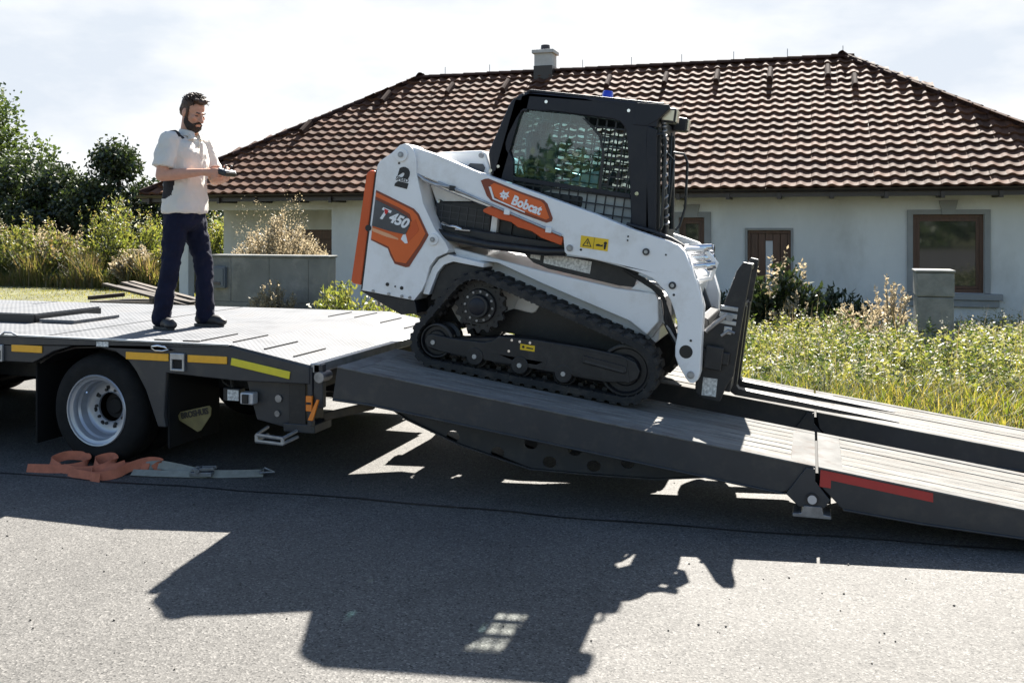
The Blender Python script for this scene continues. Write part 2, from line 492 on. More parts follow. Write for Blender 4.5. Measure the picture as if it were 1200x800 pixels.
LF_SEED = leafM('seed_head', [(0.32, 0.30, 0.22), (0.45, 0.42, 0.33)], 0.35)
GRASS = leafM('grass_blade', [(0.05, 0.08, 0.012), (0.10, 0.125, 0.02), (0.18, 0.175, 0.03), (0.26, 0.22, 0.07)], 0.6)
LAWN = leafM('lawn_blade', [(0.11, 0.13, 0.022), (0.17, 0.17, 0.03), (0.23, 0.205, 0.05)], 0.6)
SOIL = M('field_soil', (0.085, 0.085, 0.032), 0.95, var=0.4, vs=0.8, bump=0.6, bs=8)
SEAM = M('bitumen_seam', (0.012, 0.012, 0.013), 0.6)

# ------------------------------------------------------------------ ground and road
def tz(y):
    return float(np.interp(y, [-30, 8.2, 8.7, 18, 28, 60], [-0.03, -0.03, 0.0, -0.5, -0.6, -0.6]))

ys = [-900, -200, -60, -30, 0, 7.6, 8.2, 8.45, 8.7, 9.5, 11, 13, 15, 18, 21, 24, 28, 34, 45, 60, 120, 300, 1200]
xs = [-1200, -300, -100, -60, -45, -35, -28, -22, -16, -12, -9, -7, -5, -3, -1, 1, 3, 5, 7, 10, 14, 20, 30, 60, 300, 1200]
V = []
for y in ys:
    for x in xs:
        near = 8.9 < y < 50 and abs(x) < 60
        V.append((x, y, tz(y) + (rnd.uniform(-0.05, 0.05) if near else 0)))
W = len(xs)
F = [(j * W + i, j * W + i + 1, j * W + i + W + 1, j * W + i + W) for j in range(len(ys) - 1) for i in range(W - 1)]
g = np_mesh('ground', V, F, SOIL, kind='structure', smooth=True)

m = MB()
edge = [(x, 8.32 + 0.05 * math.sin(x * 2.1) + rnd.uniform(-0.03, 0.03)) for x in np.arange(-60, 60.1, 0.5)]
poly = [(-60, -28)] + [(60, -28)] + list(reversed(edge))
m.raw([(p[0], p[1], 0) for p in poly], [tuple(range(len(poly)))])
m.build('road', ASPHALT, kind='structure')

m = MB()
pts = []
for x in np.arange(-14, 10.01, 0.16):
    yc = 5.42 + 0.055 * x + 0.02 * math.sin(x * 1.7) + 0.012 * math.sin(x * 6.1)
    pts.append((x, yc + rnd.uniform(-.004, .004), rnd.uniform(0.006, 0.013)))
n = len(pts)
m.raw([(x, y - w, 0.004) for x, y, w in pts] + [(x, y + w, 0.004) for x, y, w in pts], [(i, i + 1, i + 1 + n, i + n) for i in range(n - 1)])
m.build('road_seam', SEAM, kind='structure')
# loose grit on the asphalt
n = 700
P = np.stack([rng.uniform(-7, 5, n), rng.uniform(2.4, 8.0, n), np.zeros(n)], 1)
sz = rng.uniform(.003, .008, n)[:, None, None]
o6 = np.array([[1, 0, 0], [-1, 0, 0], [0, 1, 0], [0, -1, 0], [0, 0, .8], [0, 0, -.8]])
Vg = (P[:, None, :] + sz * (o6[None] * rng.uniform(.6, 1.3, (n, 6, 1)))).reshape(-1, 3); Vg[:, 2] += np.repeat(sz[:, 0, 0] * .5, 6)
Fg = (np.arange(n)[:, None, None] * 6 + np.array([[0, 2, 4], [2, 1, 4], [1, 3, 4], [3, 0, 4], [2, 0, 5], [1, 2, 5], [3, 1, 5], [0, 3, 5]])[None]).reshape(-1, 3)
np_mesh('road_grit', Vg, Fg, M('grit', (.10, .095, .085), .9, var=.5, vs=40), kind='stuff')

# ------------------------------------------------------------------ vegetation builders
def rand_unit(n):
    v = rng.normal(size=(n, 3)); return v / np.linalg.norm(v, axis=1, keepdims=True)

def leaf_quads(P, size, aspect=0.5, up=0.4, axis=None):
    """one folded rhombus leaf at each point"""
    n = len(P)
    a = rand_unit(n) if axis is None else axis + 0.55 * rng.normal(size=(n, 3))
    a[:, 2] += up * 0.3
    a /= np.linalg.norm(a, axis=1, keepdims=True)
    s = np.cross(a, rand_unit(n)); s /= np.linalg.norm(s, axis=1, keepdims=True) + 1e-9
    nn = np.cross(a, s)
    L = (np.asarray(size) * rng.uniform(0.6, 1.35, n))[:, None]
    v0 = P; v2 = P + a * L
    mid = P + a * L * 0.45 + nn * L * 0.1
    v1 = mid + s * L * aspect * 0.5; v3 = mid - s * L * aspect * 0.5
    V = np.stack([v0, v1, v2, v3], 1).reshape(-1, 3)
    return V, np.arange(4 * n).reshape(n, 4)

def blob_points(n, c, r, shell=0.5):
    d = rand_unit(n)
    k = rng.uniform(0, 1, n) ** (1 / 3.) * (1 - shell) + shell * rng.uniform(0.75, 1.05, n)
    return np.asarray(c) + d * (k[:, None]) * np.asarray(r)

def make_tree(label, x, y, h, rad, mat, nleaf, leaf, group, trunk_h=0.25, clumps=26, seed=0, crown0=0.12, extra=None):
    r = random.Random(seed)
    z0 = tz(y) - 0.1
    t = thing('tree', label, 'tree', (x, y, z0), group=group)
    w = MB()
    top = h * 0.72
    w.tube([(0, 0, 0), (0.05 * h * r.uniform(-1, 1) * .5, 0.02 * h, top * .4), (0.03 * h * r.uniform(-1, 1), 0, top)], [0.035 * h, 0.026 * h, 0.008 * h], 8)
    cs = []
    for i in range(clumps):
        zz = r.uniform(crown0, 0.93)
        prof = math.sin(math.pi * min(1, (zz - crown0 + 0.12) / (1.08 - crown0))) ** 0.7
        a = r.uniform(0, 2 * math.pi)
        q = rad * prof * r.uniform(0.25, 0.95)
        c = (q * math.cos(a), q * math.sin(a), zz * h)
        cr_ = rad * r.uniform(0.2, 0.42)
        cs.append((c, cr_))
        if i < 16:
            w.tube([(0, 0, max(0.3, c[2] * 0.55)), (c[0] * .5, c[1] * .5, c[2] * .82), c], [0.012 * h, 0.008 * h, 0.003 * h], 5)
    w.build('trunk', BARK, t, smooth=60)
    Vs = []
    tot = sum(k[1] ** 2 for k in cs)
    for c, k in cs:
        n = int(nleaf * k * k / tot)
        P = blob_points(n, c, (k, k, k * 0.8), 0.55)
        P += rng.normal(size=P.shape) * k * 0.16
        Vs.append(P)
    P = np.concatenate(Vs)
    V, F = leaf_quads(P, leaf, 0.62, up=0.0)
    np_mesh('crown', V, F, mat, t)
    return t

def make_bush(name, label, cat, x, y, h, rx, ry, mat, nleaf, leaf, group=None, spikes=0, spike_mat=None, z=None, stems=14, aspect=0.45, lean=0.0, spread=None):
    z0 = tz(y) if z is None else z
    t = thing(name, label, cat, (x, y, z0 - 0.03), group=group)
    w = MB(); Ps = []; Ax = []
    ns = stems
    for i in range(ns):
        a = rnd.uniform(0, 6.283); q = math.sqrt(rnd.random())
        hh = h * rnd.uniform(0.6, 1.0) * (1 - 0.35 * q)
        p0 = Vector((rx * .25 * q * math.cos(a), ry * .25 * q * math.sin(a), 0))
        p2 = Vector((rx * q * math.cos(a) + lean * hh, ry * q * math.sin(a), hh))
        p1 = (p0 + p2) / 2 + Vector((0, 0, hh * .12))
        w.tube([p0, p1, p2], [0.012 * h + .002, 0.008 * h + .001, 0.002], 4, caps=False)
        k = max(8, int(nleaf / ns))
        u = rng.uniform(0.12, 1.0, k)[:, None]
        A, B, C_ = (np.array(p) for p in (p0, p1, p2))
        P = (1 - u) ** 2 * A + 2 * u * (1 - u) * (2 * B - (A + C_) / 2) + u ** 2 * C_
        P = P + rng.normal(size=P.shape) * np.array([rx, ry, h * .6]) * (spread or (0.035 if mat is LF_DRY else 0.11))
        P[:, 2] = np.maximum(P[:, 2], 0.02)
        Ps.append(P); Ax.append(np.repeat(np.array([(p2 - p0).normalized()]), k, 0))
    w.build('stem', BARK if mat not in (LF_DRY,) else LF_DRY, t)
    V, F = leaf_quads(np.concatenate(Ps), leaf, aspect, axis=np.concatenate(Ax) * 0.7)
    np_mesh('foliage', V, F, mat, t)
    if spikes:
        Ps = []
        for i in range(spikes):
            a = rnd.uniform(0, 6.283); q = math.sqrt(rnd.random()) * .85
            b = np.array([rx * q * math.cos(a), ry * q * math.sin(a), h * (0.75 - .2 * q)])
            e = b + np.array([rnd.uniform(-.1, .1) * h, rnd.uniform(-.1, .1) * h, h * rnd.uniform(.2, .45)])
            u = rng.uniform(0, 1, 26)[:, None]
            Ps.append(b + (e - b) * u + rng.normal(size=(26, 3)) * 0.012 * h)
        V, F = leaf_quads(np.concatenate(Ps), leaf * .6, 0.5)
        np_mesh('seed_plume', V, F, spike_mat or mat, t, kind='stuff')
    return t

def blades(P, h, w, bend=0.5):
    n = len(P)
    a = rng.uniform(0, 2 * np.pi, n)
    d = np.stack([np.cos(a), np.sin(a), np.zeros(n)], 1)
    s = np.stack([-np.sin(a), np.cos(a), np.zeros(n)], 1)
    H = (h * rng.uniform(0.45, 1.25, n))[:, None]; Wd = (w * rng.uniform(.7, 1.3, n))[:, None]
    B = (bend * rng.uniform(0.1, 1.2, n))[:, None] * H
    up = np.array([[0, 0, 1.0]])
    v = [P - s * Wd / 2, P + s * Wd / 2, P + up * H * .6 + d * B * .35 + s * Wd * .38, P + up * H * .6 + d * B * .35 - s * Wd * .38,
         P + up * H + d * B]
    V = np.stack(v, 1).reshape(-1, 3)
    b = (np.arange(n) * 5)[:, None]
    T = np.concatenate([b + np.array([[0, 1, 2]]), b + np.array([[0, 2, 3]]), b + np.array([[3, 2, 4]])], 0)
    return V, T

TZ = np.vectorize(tz)
def scatter(n, x0, x1, y0, y1, clump=0.0):
    P = np.stack([rng.uniform(x0, x1, n), rng.uniform(y0, y1, n), np.zeros(n)], 1)
    if clump:
        P[:, :2] += rng.normal(size=(n, 2)) * 0.02
        f = np.sin(P[:, 0] * 3.1 + 1.3 * np.sin(P[:, 1] * 2.3)) * np.sin(P[:, 1] * 2.7 + P[:, 0]) 
        P = P[rng.uniform(-1, 1, n) < f * clump + (1 - clump) * 0.6 + .3]
    P[:, 2] = TZ(P[:, 1]) - 0.02
    return P

LF_MEADOW2 = leafM('stalk', [(0.14, 0.13, 0.05), (0.24, 0.20, 0.09), (0.30, 0.25, 0.14)], 0.5)
# roadside grass behind the ramps, taller weeds further back
P = np.concatenate([scatter(34000, -5, 9, 8.35, 10.6, 0.5), scatter(9000, 0.0, 9, 10.4, 13.0, 0.6)])
hh = (0.13 + 0.15 * np.clip((P[:, 1] - 8.4) / 1.5, 0, 1)) * (0.75 + .45 * rng.random(len(P)))
V, F = blades(P, hh, 0.011, 1.3)
np_mesh('verge_grass', V, F, GRASS, kind='stuff')

def weed_field(n, x0, x1, y0, y1, hmin, hmax):
    P = scatter(n, x0, x1, y0, y1, 0.35)
    P = P[~((np.abs(P[:, 0] - 1.69) < .4) & (np.abs(P[:, 1] - 14.75) < .4))]
    Vs, Ss = [], []
    H = rng.uniform(hmin, hmax, len(P)) * (0.75 + 0.35 * np.sin(P[:, 0] * 1.9 + np.cos(P[:, 1] * 1.4) * 2) * np.sin(P[:, 1] * 1.1 + 1))
    H *= np.clip(0.55 + (P[:, 1] - y0) * 0.25, 0.5, 1.0)
    lean = rng.normal(size=(len(P), 2)) * 0.18
    K = 27
    u = np.sort(rng.uniform(0.05, 1.0, (len(P), K)), 1)
    ang = np.cumsum(rng.uniform(1.6, 2.9, (len(P), K)), 1)
    X = P[:, None, 0] + lean[:, None, 0] * u * H[:, None]
    Y = P[:, None, 1] + lean[:, None, 1] * u * H[:, None]
    Z = P[:, None, 2] + u * H[:, None]
    B = np.stack([X, Y, Z], -1).reshape(-1, 3)
    ax = np.stack([np.cos(ang), np.sin(ang), 0.35 * np.ones_like(ang)], -1).reshape(-1, 3)
    Vl, Fl = leaf_quads(B, 0.060, 0.40, axis=ax * 1.6)
    Vb, Fb = blades(P, H, 0.008, 0.25)
    tip = np.stack([P[:, 0] + lean[:, 0] * H, P[:, 1] + lean[:, 1] * H, P[:, 2] + H], 1)
    sel = rng.uniform(size=len(P)) < 0.27
    T = np.repeat(tip[sel], 9, 0); T = T + rng.normal(size=T.shape) * np.array([.022, .022, .05])
    Vt, Ft = leaf_quads(T, 0.030, 0.7)
    return (Vl, Fl), (Vb, Fb), (Vt, Ft)

(a, b, c) = weed_field(9500, -7.0, 9.5, 10.1, 18.5, 0.38, 0.72)
P = scatter(1500, -2, 9.5, 10.8, 18, 0.6)
V, F = blades(P, rng.uniform(.45, .85, len(P)), 0.006, 0.35)
np_mesh('tall_grass_stalks', V, F, LF_MEADOW2, kind='stuff')
(a2, b2, c2) = weed_field(1500, -6, 9.5, 9.7, 17.5, 0.45, 0.85)
np_mesh('dark_weeds', a2[0], a2[1], LF_MID, kind='stuff')
np_mesh('roadside_weeds', a[0], a[1], LF_WEED, kind='stuff')
np_mesh('weed_stems', b[0], b[1], GRASS, kind='stuff')
np_mesh('weed_seed_heads', c[0], c[1], LF_SEED, kind='stuff')

P = scatter(46000, -36, -11.5, 16.5, 28.3)
V, F = blades(P, 0.09, 0.022, 0.6)
np_mesh('lawn', V, F, LAWN, kind='stuff')

# tall pale meadow grass in front of the bushes
LF_MEADOW = leafM('meadow_blade', [(0.09, 0.11, 0.022), (0.15, 0.155, 0.035), (0.21, 0.185, 0.06), (0.23, 0.16, 0.08)], 0.55)
P = np.concatenate([scatter(26000, -36, -17.5, 27.4, 29.6, 0.35), scatter(6000, -30, -17, 29, 30.5)])
V, F = blades(P, 0.45 + 0.75 * np.sin(P[:, 0] * 1.3 + np.sin(P[:, 1] * 2)) ** 2, 0.026, 0.6)
np_mesh('meadow_grass', V, F, LF_MEADOW, kind='stuff')

# trees and bushes to the left of the house
tg = 'trees behind the meadow on the left'
make_tree('tall pale green tree at the left edge of the photo', -41.2, 38, 9.4, 3.5, LF_MID, 15000, 0.24, tg, seed=1, clumps=36)
make_tree('broad dark tree right beside the tall pale green tree', -36.4, 37, 5.6, 3.2, LF_DARK, 15000, 0.21, tg, seed=2)
make_tree('low dark tree in the dip between two taller dark trees', -33.2, 36, 4.9, 2.6, LF_DARK, 13000, 0.20, tg, seed=3)
make_tree('dark pointed tree with a loose top, nearest the house roof', -30.3, 36, 6.1, 2.3, LF_DARK, 11000, 0.20, tg, seed=14, crown0=.0, clumps=40)
make_tree('dark rounded tree low behind the man, right of the pointed one', -28.2, 38, 4.7, 2.3, LF_DARK, 7000, 0.24, tg, seed=5)
make_tree('mid green tree seen in the gap between man and house', -23.5, 37, 4.4, 2.6, LF_MID, 6000, 0.25, tg, seed=6)
bg_ = 'bushes along the far side of the lawn'
spec = [(-31.2, 29.3, 2.3, 1.5, LF_OLIVE, 'reddish olive bush at the left end of the lawn edge'),
        (-29.3, 29.6, 2.5, 1.5, LF_LIGHT, 'tall pale yellow green bush below the tall tree'),
        (-27.6, 29.2, 2.2, 1.5, LF_OLIVE, 'brown tinged bush below the broad dark tree'),
        (-28.4, 28.8, 1.8, 1.3, LF_LIGHT, 'low light green bush in the middle of the lawn edge'),
        (-27.0, 28.9, 1.7, 1.2, LF_OLIVE, 'low brownish bush left of the big round bush'),
        (-24.9, 29.8, 3.3, 2.0, LF_LIGHT, 'big round light green bush just left of the man'),
        (-21.6, 29.6, 2.4, 1.4, LF_LIGHT, 'light green bush partly behind the man'),
        (-22.9, 28.2, 1.4, 1.0, LF_DRY, 'dry straw coloured bush at the foot of the round bush'),
        (-19.8, 29.0, 2.6, 1.4, LF_LIGHT, 'green bush in the gap beside the porch wall')]
for i, (x, y, h, r_, mt, lb) in enumerate(spec):
    make_bush('bush', lb, 'bush', x, y, h, r_, 1.2, mt, 5200, 0.15, bg_, spikes=26, spike_mat=LF_OLIVE if mt is LF_LIGHT else LF_DRY, stems=34)
P = np.concatenate([blob_points(1300, (-31.5 + i * 1.25, 28.1 + rnd.uniform(-.2, .2), tz(28) + .28), (.85, .45, .42), .3) for i in range(9)])
P[:, 2] = np.maximum(P[:, 2], tz(28))
V, F = leaf_quads(P, 0.11, 0.5)
np_mesh('undergrowth', V, F, LF_MID, kind='stuff')
# trees across the road, behind the photographer: only the windows and paint show them
P = np.concatenate([blob_points(900, (x, -32 + rnd.uniform(-2, 2), 2.6 + rnd.uniform(-.4, .8)), (2.6, 2.0, 3.0 + rnd.uniform(-.5, 1.2)), .4) for x in np.arange(-34, 42, 3.2)])
V, F = leaf_quads(P, 0.55, 0.6)
np_mesh('far_wood', V, F, LF_MID, kind='stuff')

# plants near the house wall
make_bush('shrub', 'dark green leafy shrub in front of the house door', 'shrub', -0.55, 16.9, 1.55, 0.75, .6, LF_DARK, 4600, 0.12, stems=30, spikes=12, spike_mat=LF_DRY)
make_bush('shrub', 'dark grey green shrub beside the fork frame', 'shrub', -1.55, 18.3, 1.15, 0.55, .5, LF_DARK, 2000, 0.11, stems=20)
make_bush('shrub', 'bushy dark shrub with a straight top right of the door', 'shrub', 0.5, 18.2, 1.15, 0.6, .5, LF_DARK, 2300, 0.12, stems=22)
make_bush('dry_shrub', 'tall thin beige shrub with dry flowers beside the concrete pillar', 'shrub', 1.25, 16.6, 1.45, 0.42, .4, LF_DRY, 1100, 0.07, stems=22)
make_bush('dry_shrub', 'low wide beige shrub of dry flowers left of the tall beige one', 'shrub', 0.7, 16.0, 1.0, 0.55, .4, LF_DRY, 1100, 0.07, stems=22)
make_bush('dry_shrub', 'straw coloured flowering stems in front of the dark door shrub', 'shrub', -0.25, 16.4, 1.15, 0.4, .4, LF_DRY, 700, 0.07, stems=16)
make_bush('dry_grass_clump', 'big wispy straw coloured shrub rising behind the concrete wall', 'dry plant', -9.5, 15.6, 2.45, 1.0, .6, LF_DRY, 42000, 0.05, stems=220, z=-.30, spikes=34, spike_mat=LF_DRY)
make_bush('dry_flower', 'small beige flowering plant at the foot of the concrete wall', 'dry plant', -7.75, 12.55, 1.22, 0.42, .3, LF_DRY, 9000, 0.045, stems=110)
make_bush('shrub', 'yellow green plant beside the right end of the concrete wall', 'shrub', -6.35, 12.2, 1.25, 0.5, .4, LF_LIGHT, 2600, 0.075, stems=30)
make_bush('shrub', 'low yellow green plant behind the trailer tail under the orange tailgate', 'shrub', -5.6, 12.3, 0.85, 0.55, .4, LF_LIGHT, 2200, 0.075, stems=30)
make_bush('dry_grass_clump', 'pale feathery grass clump leaning by the orange tailgate', 'dry plant', -6.35, 13.6, 1.45, 0.5, .4, LF_SEED, 1100, 0.07, stems=30, lean=.12, aspect=.2)

# ------------------------------------------------------------------ wall, pillar, timber by the road
t = thing('concrete_wall', 'low grey concrete block wall behind the trailer deck', 'wall', (-8.1, 13.0, tz(13.1)))
L_, H_ = 2.08, 1.42
rows, k = 2, 3
bh, bl = H_ / rows, L_ / k
for j in range(rows):
    off = (j % 2) * bl / 2
    xx = [-L_ / 2] + [-L_ / 2 + off + i * bl for i in range(0 if off else 1, k)] + [L_ / 2]
    xx = sorted(set(round(q, 4) for q in xx))
    for p, q in zip(xx[:-1], xx[1:]):
        m = MB(); dy = rnd.uniform(-.003, .003)
        m.box(p + .003, q - .003, dy, .25 + dy, j * bh + .003, (j + 1) * bh - .003)
        m.build('concrete_block', CONC, t, bevel=.006)
m = MB(); m.box(-L_ / 2 + .004, L_ / 2 - .004, .012, .238, 0, H_ - .006); m.build('mortar', CONC, t)
m = MB(); m.box(-L_ / 2 - .02, L_ / 2 + .02, -.02, .27, H_, H_ + .035); m.build('coping', CONC, t, bevel=.01)
m = MB(); m.box(-.13, .13, -.07, 0, -.17, .17)
u = thing('meter_box', 'dark grey meter box fixed on the left end of the concrete wall', 'meter box', (-8.98, 12.985, .86))
m.build('cabinet', BOXPAINT, u, bevel=.008)
m = MB(); m.box(-.105, .105, -.082, -.0705, -.14, .14); m.build('cover', BOXPAINT, u, bevel=.004)
m = MB(); m.box(-.06, .06, -.09, -.0825, -.12, -.07); m.build('window', HGLASS, u)

t = thing('concrete_pillar', 'square grey concrete pillar standing in the weeds', 'pillar', (1.69, 14.75, tz(14.75)))
z = 0
for i, hgt in enumerate([.5, .5, .345]):
    m = MB(); d = .245 + rnd.uniform(-.004, .004)
    m.box(-d, d, -d, d, z + .003, z + hgt - .003); m.build('concrete_block', CONCR, t, bevel=.02); z += hgt
m = MB(); m.box(-.262, .262, -.262, .262, z, z + .035); m.build('cap', CONC, t, bevel=.012)

t = thing('timber_pile', 'pile of old dark boards on the lawn behind the man', 'timber pile', (-12.4, 15.2, tz(15.2)))
for lay in range(5):
    for j in range(4):
        m = MB(); m.box(-.95, .95, -.075, .075, -.022, .022)
        m.build('board', OLDWOOD, t, bevel=.004, loc=(rnd.uniform(-.1, .1) + .12 * lay, -.35 + j * .23, .12 + lay * .15), rot=(0, R(rnd.uniform(-3, 3) + (10 if lay == 4 else 0)), R(rnd.uniform(-7, 7))))
    for s in (-.7, .7):
        m = MB(); m.bar((s, -.45, .05 + lay * .15), (s + .03, .45, .05 + lay * .15), .08, .075); m.build('bearer', OLDWOOD, t)

# ------------------------------------------------------------------ house
PH = math.atan2(3.45, 5.33)
XL, XR, YE, YB, ZE = -16.17, 6.2, 20.0, 30.66, 2.43
RX0, RX1, RY, RZ = XL + 5.33, XR - 5.33, 25.33, ZE + 3.45
house = thing('house', 'white rendered bungalow with a brown tiled hip roof', 'house', (0, 0, 0))

def rect(x0, x1, z0, z1): return [(x0, z0), (x1, z0), (x1, z1), (x0, z1)]
W1 = (1.99, 3.30, 0.33, 1.90); DR = (-1.27, -0.38, -0.62, 1.575); W2 = (-2.72, -2.17, 0.45, 1.85)
m = MB()
m.prism(rect(-11.15, 5.5, -0.8, 2.36), 20.7, 21.0, [rect(*W1), rect(*DR), rect(*W2)])
m.box(5.2, 5.5, 21.0, 29.9, -.8, 2.36); m.box(-15.5, 5.5, 29.9, 30.2, -.8, 2.36)
m.box(-15.45, -11.15, 22.5, 22.7, 1.56, 2.36); m.box(-15.45, -14.05, 22.5, 22.7, -.8, 1.56); m.box(-11.4, -11.15, 22.5, 22.7, -.8, 1.56)
m.box(-15.45, -15.2, 22.7, 29.9, -.8, 2.36); m.box(-11.15, -10.9, 21.0, 22.5, -.8, 2.36)
m.build('wall', STUCCO, house)
m = MB(); m.box(-15.62, -11.15, 20.72, 20.98, 2.06, 2.358); m.box(-15.62, -15.36, 20.98, 22.5, 2.1, 2.356); m.build('porch_beam', STUCCO, house)
m = MB(); m.box(-15.58, -15.3, 20.74, 21.0, -.8, 2.06); m.build('porch_column', STUCCO, house, bevel=.01)
m = MB(); m.box(-15.6, -11.1, 21.0, 22.5, 2.30, 2.34); m.build('porch_ceiling', STUCCO, house)
m = MB(); m.box(-11.2, 5.2, 21.9, 22.0, -.8, 2.3); m.box(-14.05, -11.4, 22.95, 23.0, -.8, 1.6); m.build('interior_partition', DARKIN, house)
gd = MB(); gd.box(-14.05, -11.4, 22.6, 22.64, -.8, 1.56); gd = gd.build('garage_door', BROWNWOOD, house)
for i in range(9):
    m = MB(); m.box(-14.03, -11.42, 22.575, 22.599, -.75 + i * .257, -.75 + i * .257 + .235); m.build('panel', BROWNWOOD, gd, bevel=.006)

def frame(x0, x1, z0, z1, y0, y1, w, name, parent, mat, bevel=.006):
    m = MB()
    m.box(x0, x1, y0, y1, z1 - w, z1); m.box(x0, x1, y0, y1, z0, z0 + w)
    m.box(x0, x0 + w, y0, y1, z0 + w, z1 - w); m.box(x1 - w, x1, y0, y1, z0 + w, z1 - w)
    return m.build(name, mat, parent, bevel=bevel)

def window(b, parent, sill=True):
    x0, x1, z0, z1 = b
    f = frame(x0, x1, z0, z1, 20.78, 20.86, .075, 'window', parent, BROWNWOOD)
    frame(x0 + .077, x1 - .077, z0 + .077, z1 - .077, 20.795, 20.85, .06, 'sash', f, BROWNWOOD)
    m = MB(); m.box(x0 + .13, x1 - .13, 20.82, 20.83, z0 + .13, z1 - .13); m.build('pane', HGLASS, f)
    return f
wf = window(W1, house)
m = MB(); m.box(2.10, 3.18, 20.90, 20.905, 1.2, 1.78)
m.build('blind', GREYPANEL, wf)
window(W2, house)
def trim(b, w, parent, key=True):
    x0, x1, z0, z1 = b
    m = MB()
    m.prism([(x0 - w, z0), (x0, z0), (x0, z1), (x1, z1), (x1, z0), (x1 + w, z0), (x1 + w, z1 + w * .85), (x0 - w, z1 + w * .85)], 20.655, 20.70)
    o = m.build('window_surround', SURROUND, parent, bevel=.005)
    c = (x0 + x1) / 2; kw = .115 if x1 - x0 < .8 else .11
    m = MB(); m.prism([(c - kw, z1 - .002), (c + kw, z1 - .002), (c + kw * 1.6, z1 + .28), (c - kw * 1.6, z1 + .28)], 20.63, 20.70)
    m.build('keystone', SURROUND, o, bevel=.006)
    return o
trim(W1, .11, house); trim(W2, .14, house)
m = MB(); m.box(1.84, 3.62, 20.56, 20.72, .20, .325); m.box(1.9, 3.56, 20.60, 20.72, .06, .197); m.build('window_sill', SURROUND, house, bevel=.012)
m = MB(); m.box(-2.9, -1.98, 20.58, 20.72, .30, .44); m.build('window_sill', SURROUND, house, bevel=.012)
m = MB(); m.prism([(-1.32, -.7), (-1.272, -.7), (-1.272, 1.58), (-.378, 1.58), (-.378, -.7), (-.33, -.7), (-.33, 1.625), (-1.32, 1.625)], 20.672, 20.70)
m.build('door_surround', SURROUND, house)
f = frame(-1.27, -.38, -.62, 1.575, 20.77, 20.87, .065, 'door', house, BROWNWOOD)
for i in range(5):
    if i == 2: continue
    x = -1.2 + i * .152
    m = MB(); m.box(x, x + .144, 20.80 + (i % 2) * .008, 20.85, -.55, 1.505); m.build('door_board', BROWNWOOD, f, bevel=.006)
m = MB(); m.box(-.896, -.752, 20.82, 20.83, -.3, 1.35); m.build('pane', M('frosted_pane', (.45, .47, .5), .25), f)
m = MB(); m.box(-.896, -.752, 20.81, 20.85, 1.35, 1.505); m.box(-.896, -.752, 20.81, 20.85, -.55, -.3); m.build('door_rail', BROWNWOOD, f)
m = MB(); m.tube([(-.45, 20.80, .45), (-.45, 20.74, .45), (-.55, 20.74, .45)], .012, 6); m.build('door_handle', DULL, f)

# roof: dark deck below, tiles, ridge caps, gutter, rafters
rf = MB()
e = [(XL, YE, ZE - .03), (XR, YE, ZE - .03), (XR, YB, ZE - .03), (XL, YB, ZE - .03), (RX0, RY, RZ - .03), (RX1, RY, RZ - .03)]
rf.raw(e, [(3, 2, 1, 0), (0, 1, 5, 4), (1, 2, 5), (2, 3, 4, 5), (3, 0, 4)])
roof = rf.build('roof', GUTTER, house)
# tile shape
TW, TS, TL = 0.30, 0.335, 0.41
px_ = [0, .10, .2, .3, .4, .5, .62, .74, .86, 1.0]
pz_ = [.008, .027, .041, .045, .036, .017, .001, -.004, -.003, .008]
def tile_arrays():
    V = []
    n = len(px_)
    for (y, dz) in ((0.0, .076), (TL, .014)):
        for x, z_ in zip(px_, pz_): V.append(((x - .5) * TW, y, z_ + dz))
    for x, z_ in zip(px_, pz_): V.append(((x - .5) * TW, 0.0, z_ * .75 + .076 - .052))
    F = [(i, i + 1, n + i + 1, n + i) for i in range(n - 1)] + [(2 * n + i, 2 * n + i + 1, i + 1, i) for i in range(n - 1)]
    return np.array(V), np.array(F)
tv, tf = tile_arrays()
tme = bpy.data.meshes.new('roof_tile'); tme.from_pydata(tv.tolist(), [], tf.tolist()); tme.materials.append(TILE)
tme.polygons.foreach_set('use_smooth', [True] * len(tme.polygons)); tme.set_sharp_from_angle(angle=R(50))
rot = Matrix.Rotation(PH, 3, 'X'); sp, cp = math.sin(PH), math.cos(PH)
front = []
nrow = int(6.35 / TS)
for j in range(nrow + 1):
    s = j * TS - .03
    x0, x1 = XL + s * cp, XR - s * cp
    ncol = int((XR - XL) / TW)
    for i in range(ncol + 1):
        x = XL + .15 + i * TW
        if x0 - .02 <= x <= x1 + .02 and s < 6.30:
            front.append((x + rnd.uniform(-.006, .006), YE + s * cp, ZE + s * sp, rnd.uniform(-.7, .7)))
def vis(p):
    d = -math.sin(R(17.5)) * p[0] + math.cos(R(17.5)) * p[1]; u_ = 600 + 1107 * (math.cos(R(17.5)) * p[0] + math.sin(R(17.5)) * p[1]) / d
    v_ = 263 - 1107 * (p[2] - 1.7) / d
    hidden = 590 < u_ < 785 and v_ > 118 or 440 < u_ < 590 and v_ > 185
    return (u_ > 1215 or hidden, d)
front.sort(key=vis)
for x, y, z, r_ in front[:290]:
    o = bpy.data.objects.new('roof_tile', tme); COL.objects.link(o); o.parent = roof
    o.location = (x, y, z); o.rotation_euler = (PH, R(r_), R(r_ * .6))
Rm = np.array(rot)
def tile_field(places, Rm_, name):
    Vs, Fs = [], []
    for q, (x, y, z, r_) in enumerate(places):
        v = tv.copy(); v[:, 2] += v[:, 0] * math.tan(R(r_)) * -1 + rng.uniform(-.004, .004)
        Vs.append(v @ Rm_.T + np.array([x, y, z])); Fs.append(tf + q * len(tv))
    o = np_mesh(name, np.concatenate(Vs), np.concatenate(Fs), TILEFIELD, roof, kind='stuff', smooth=True)
    o.data.set_sharp_from_angle(angle=R(50))
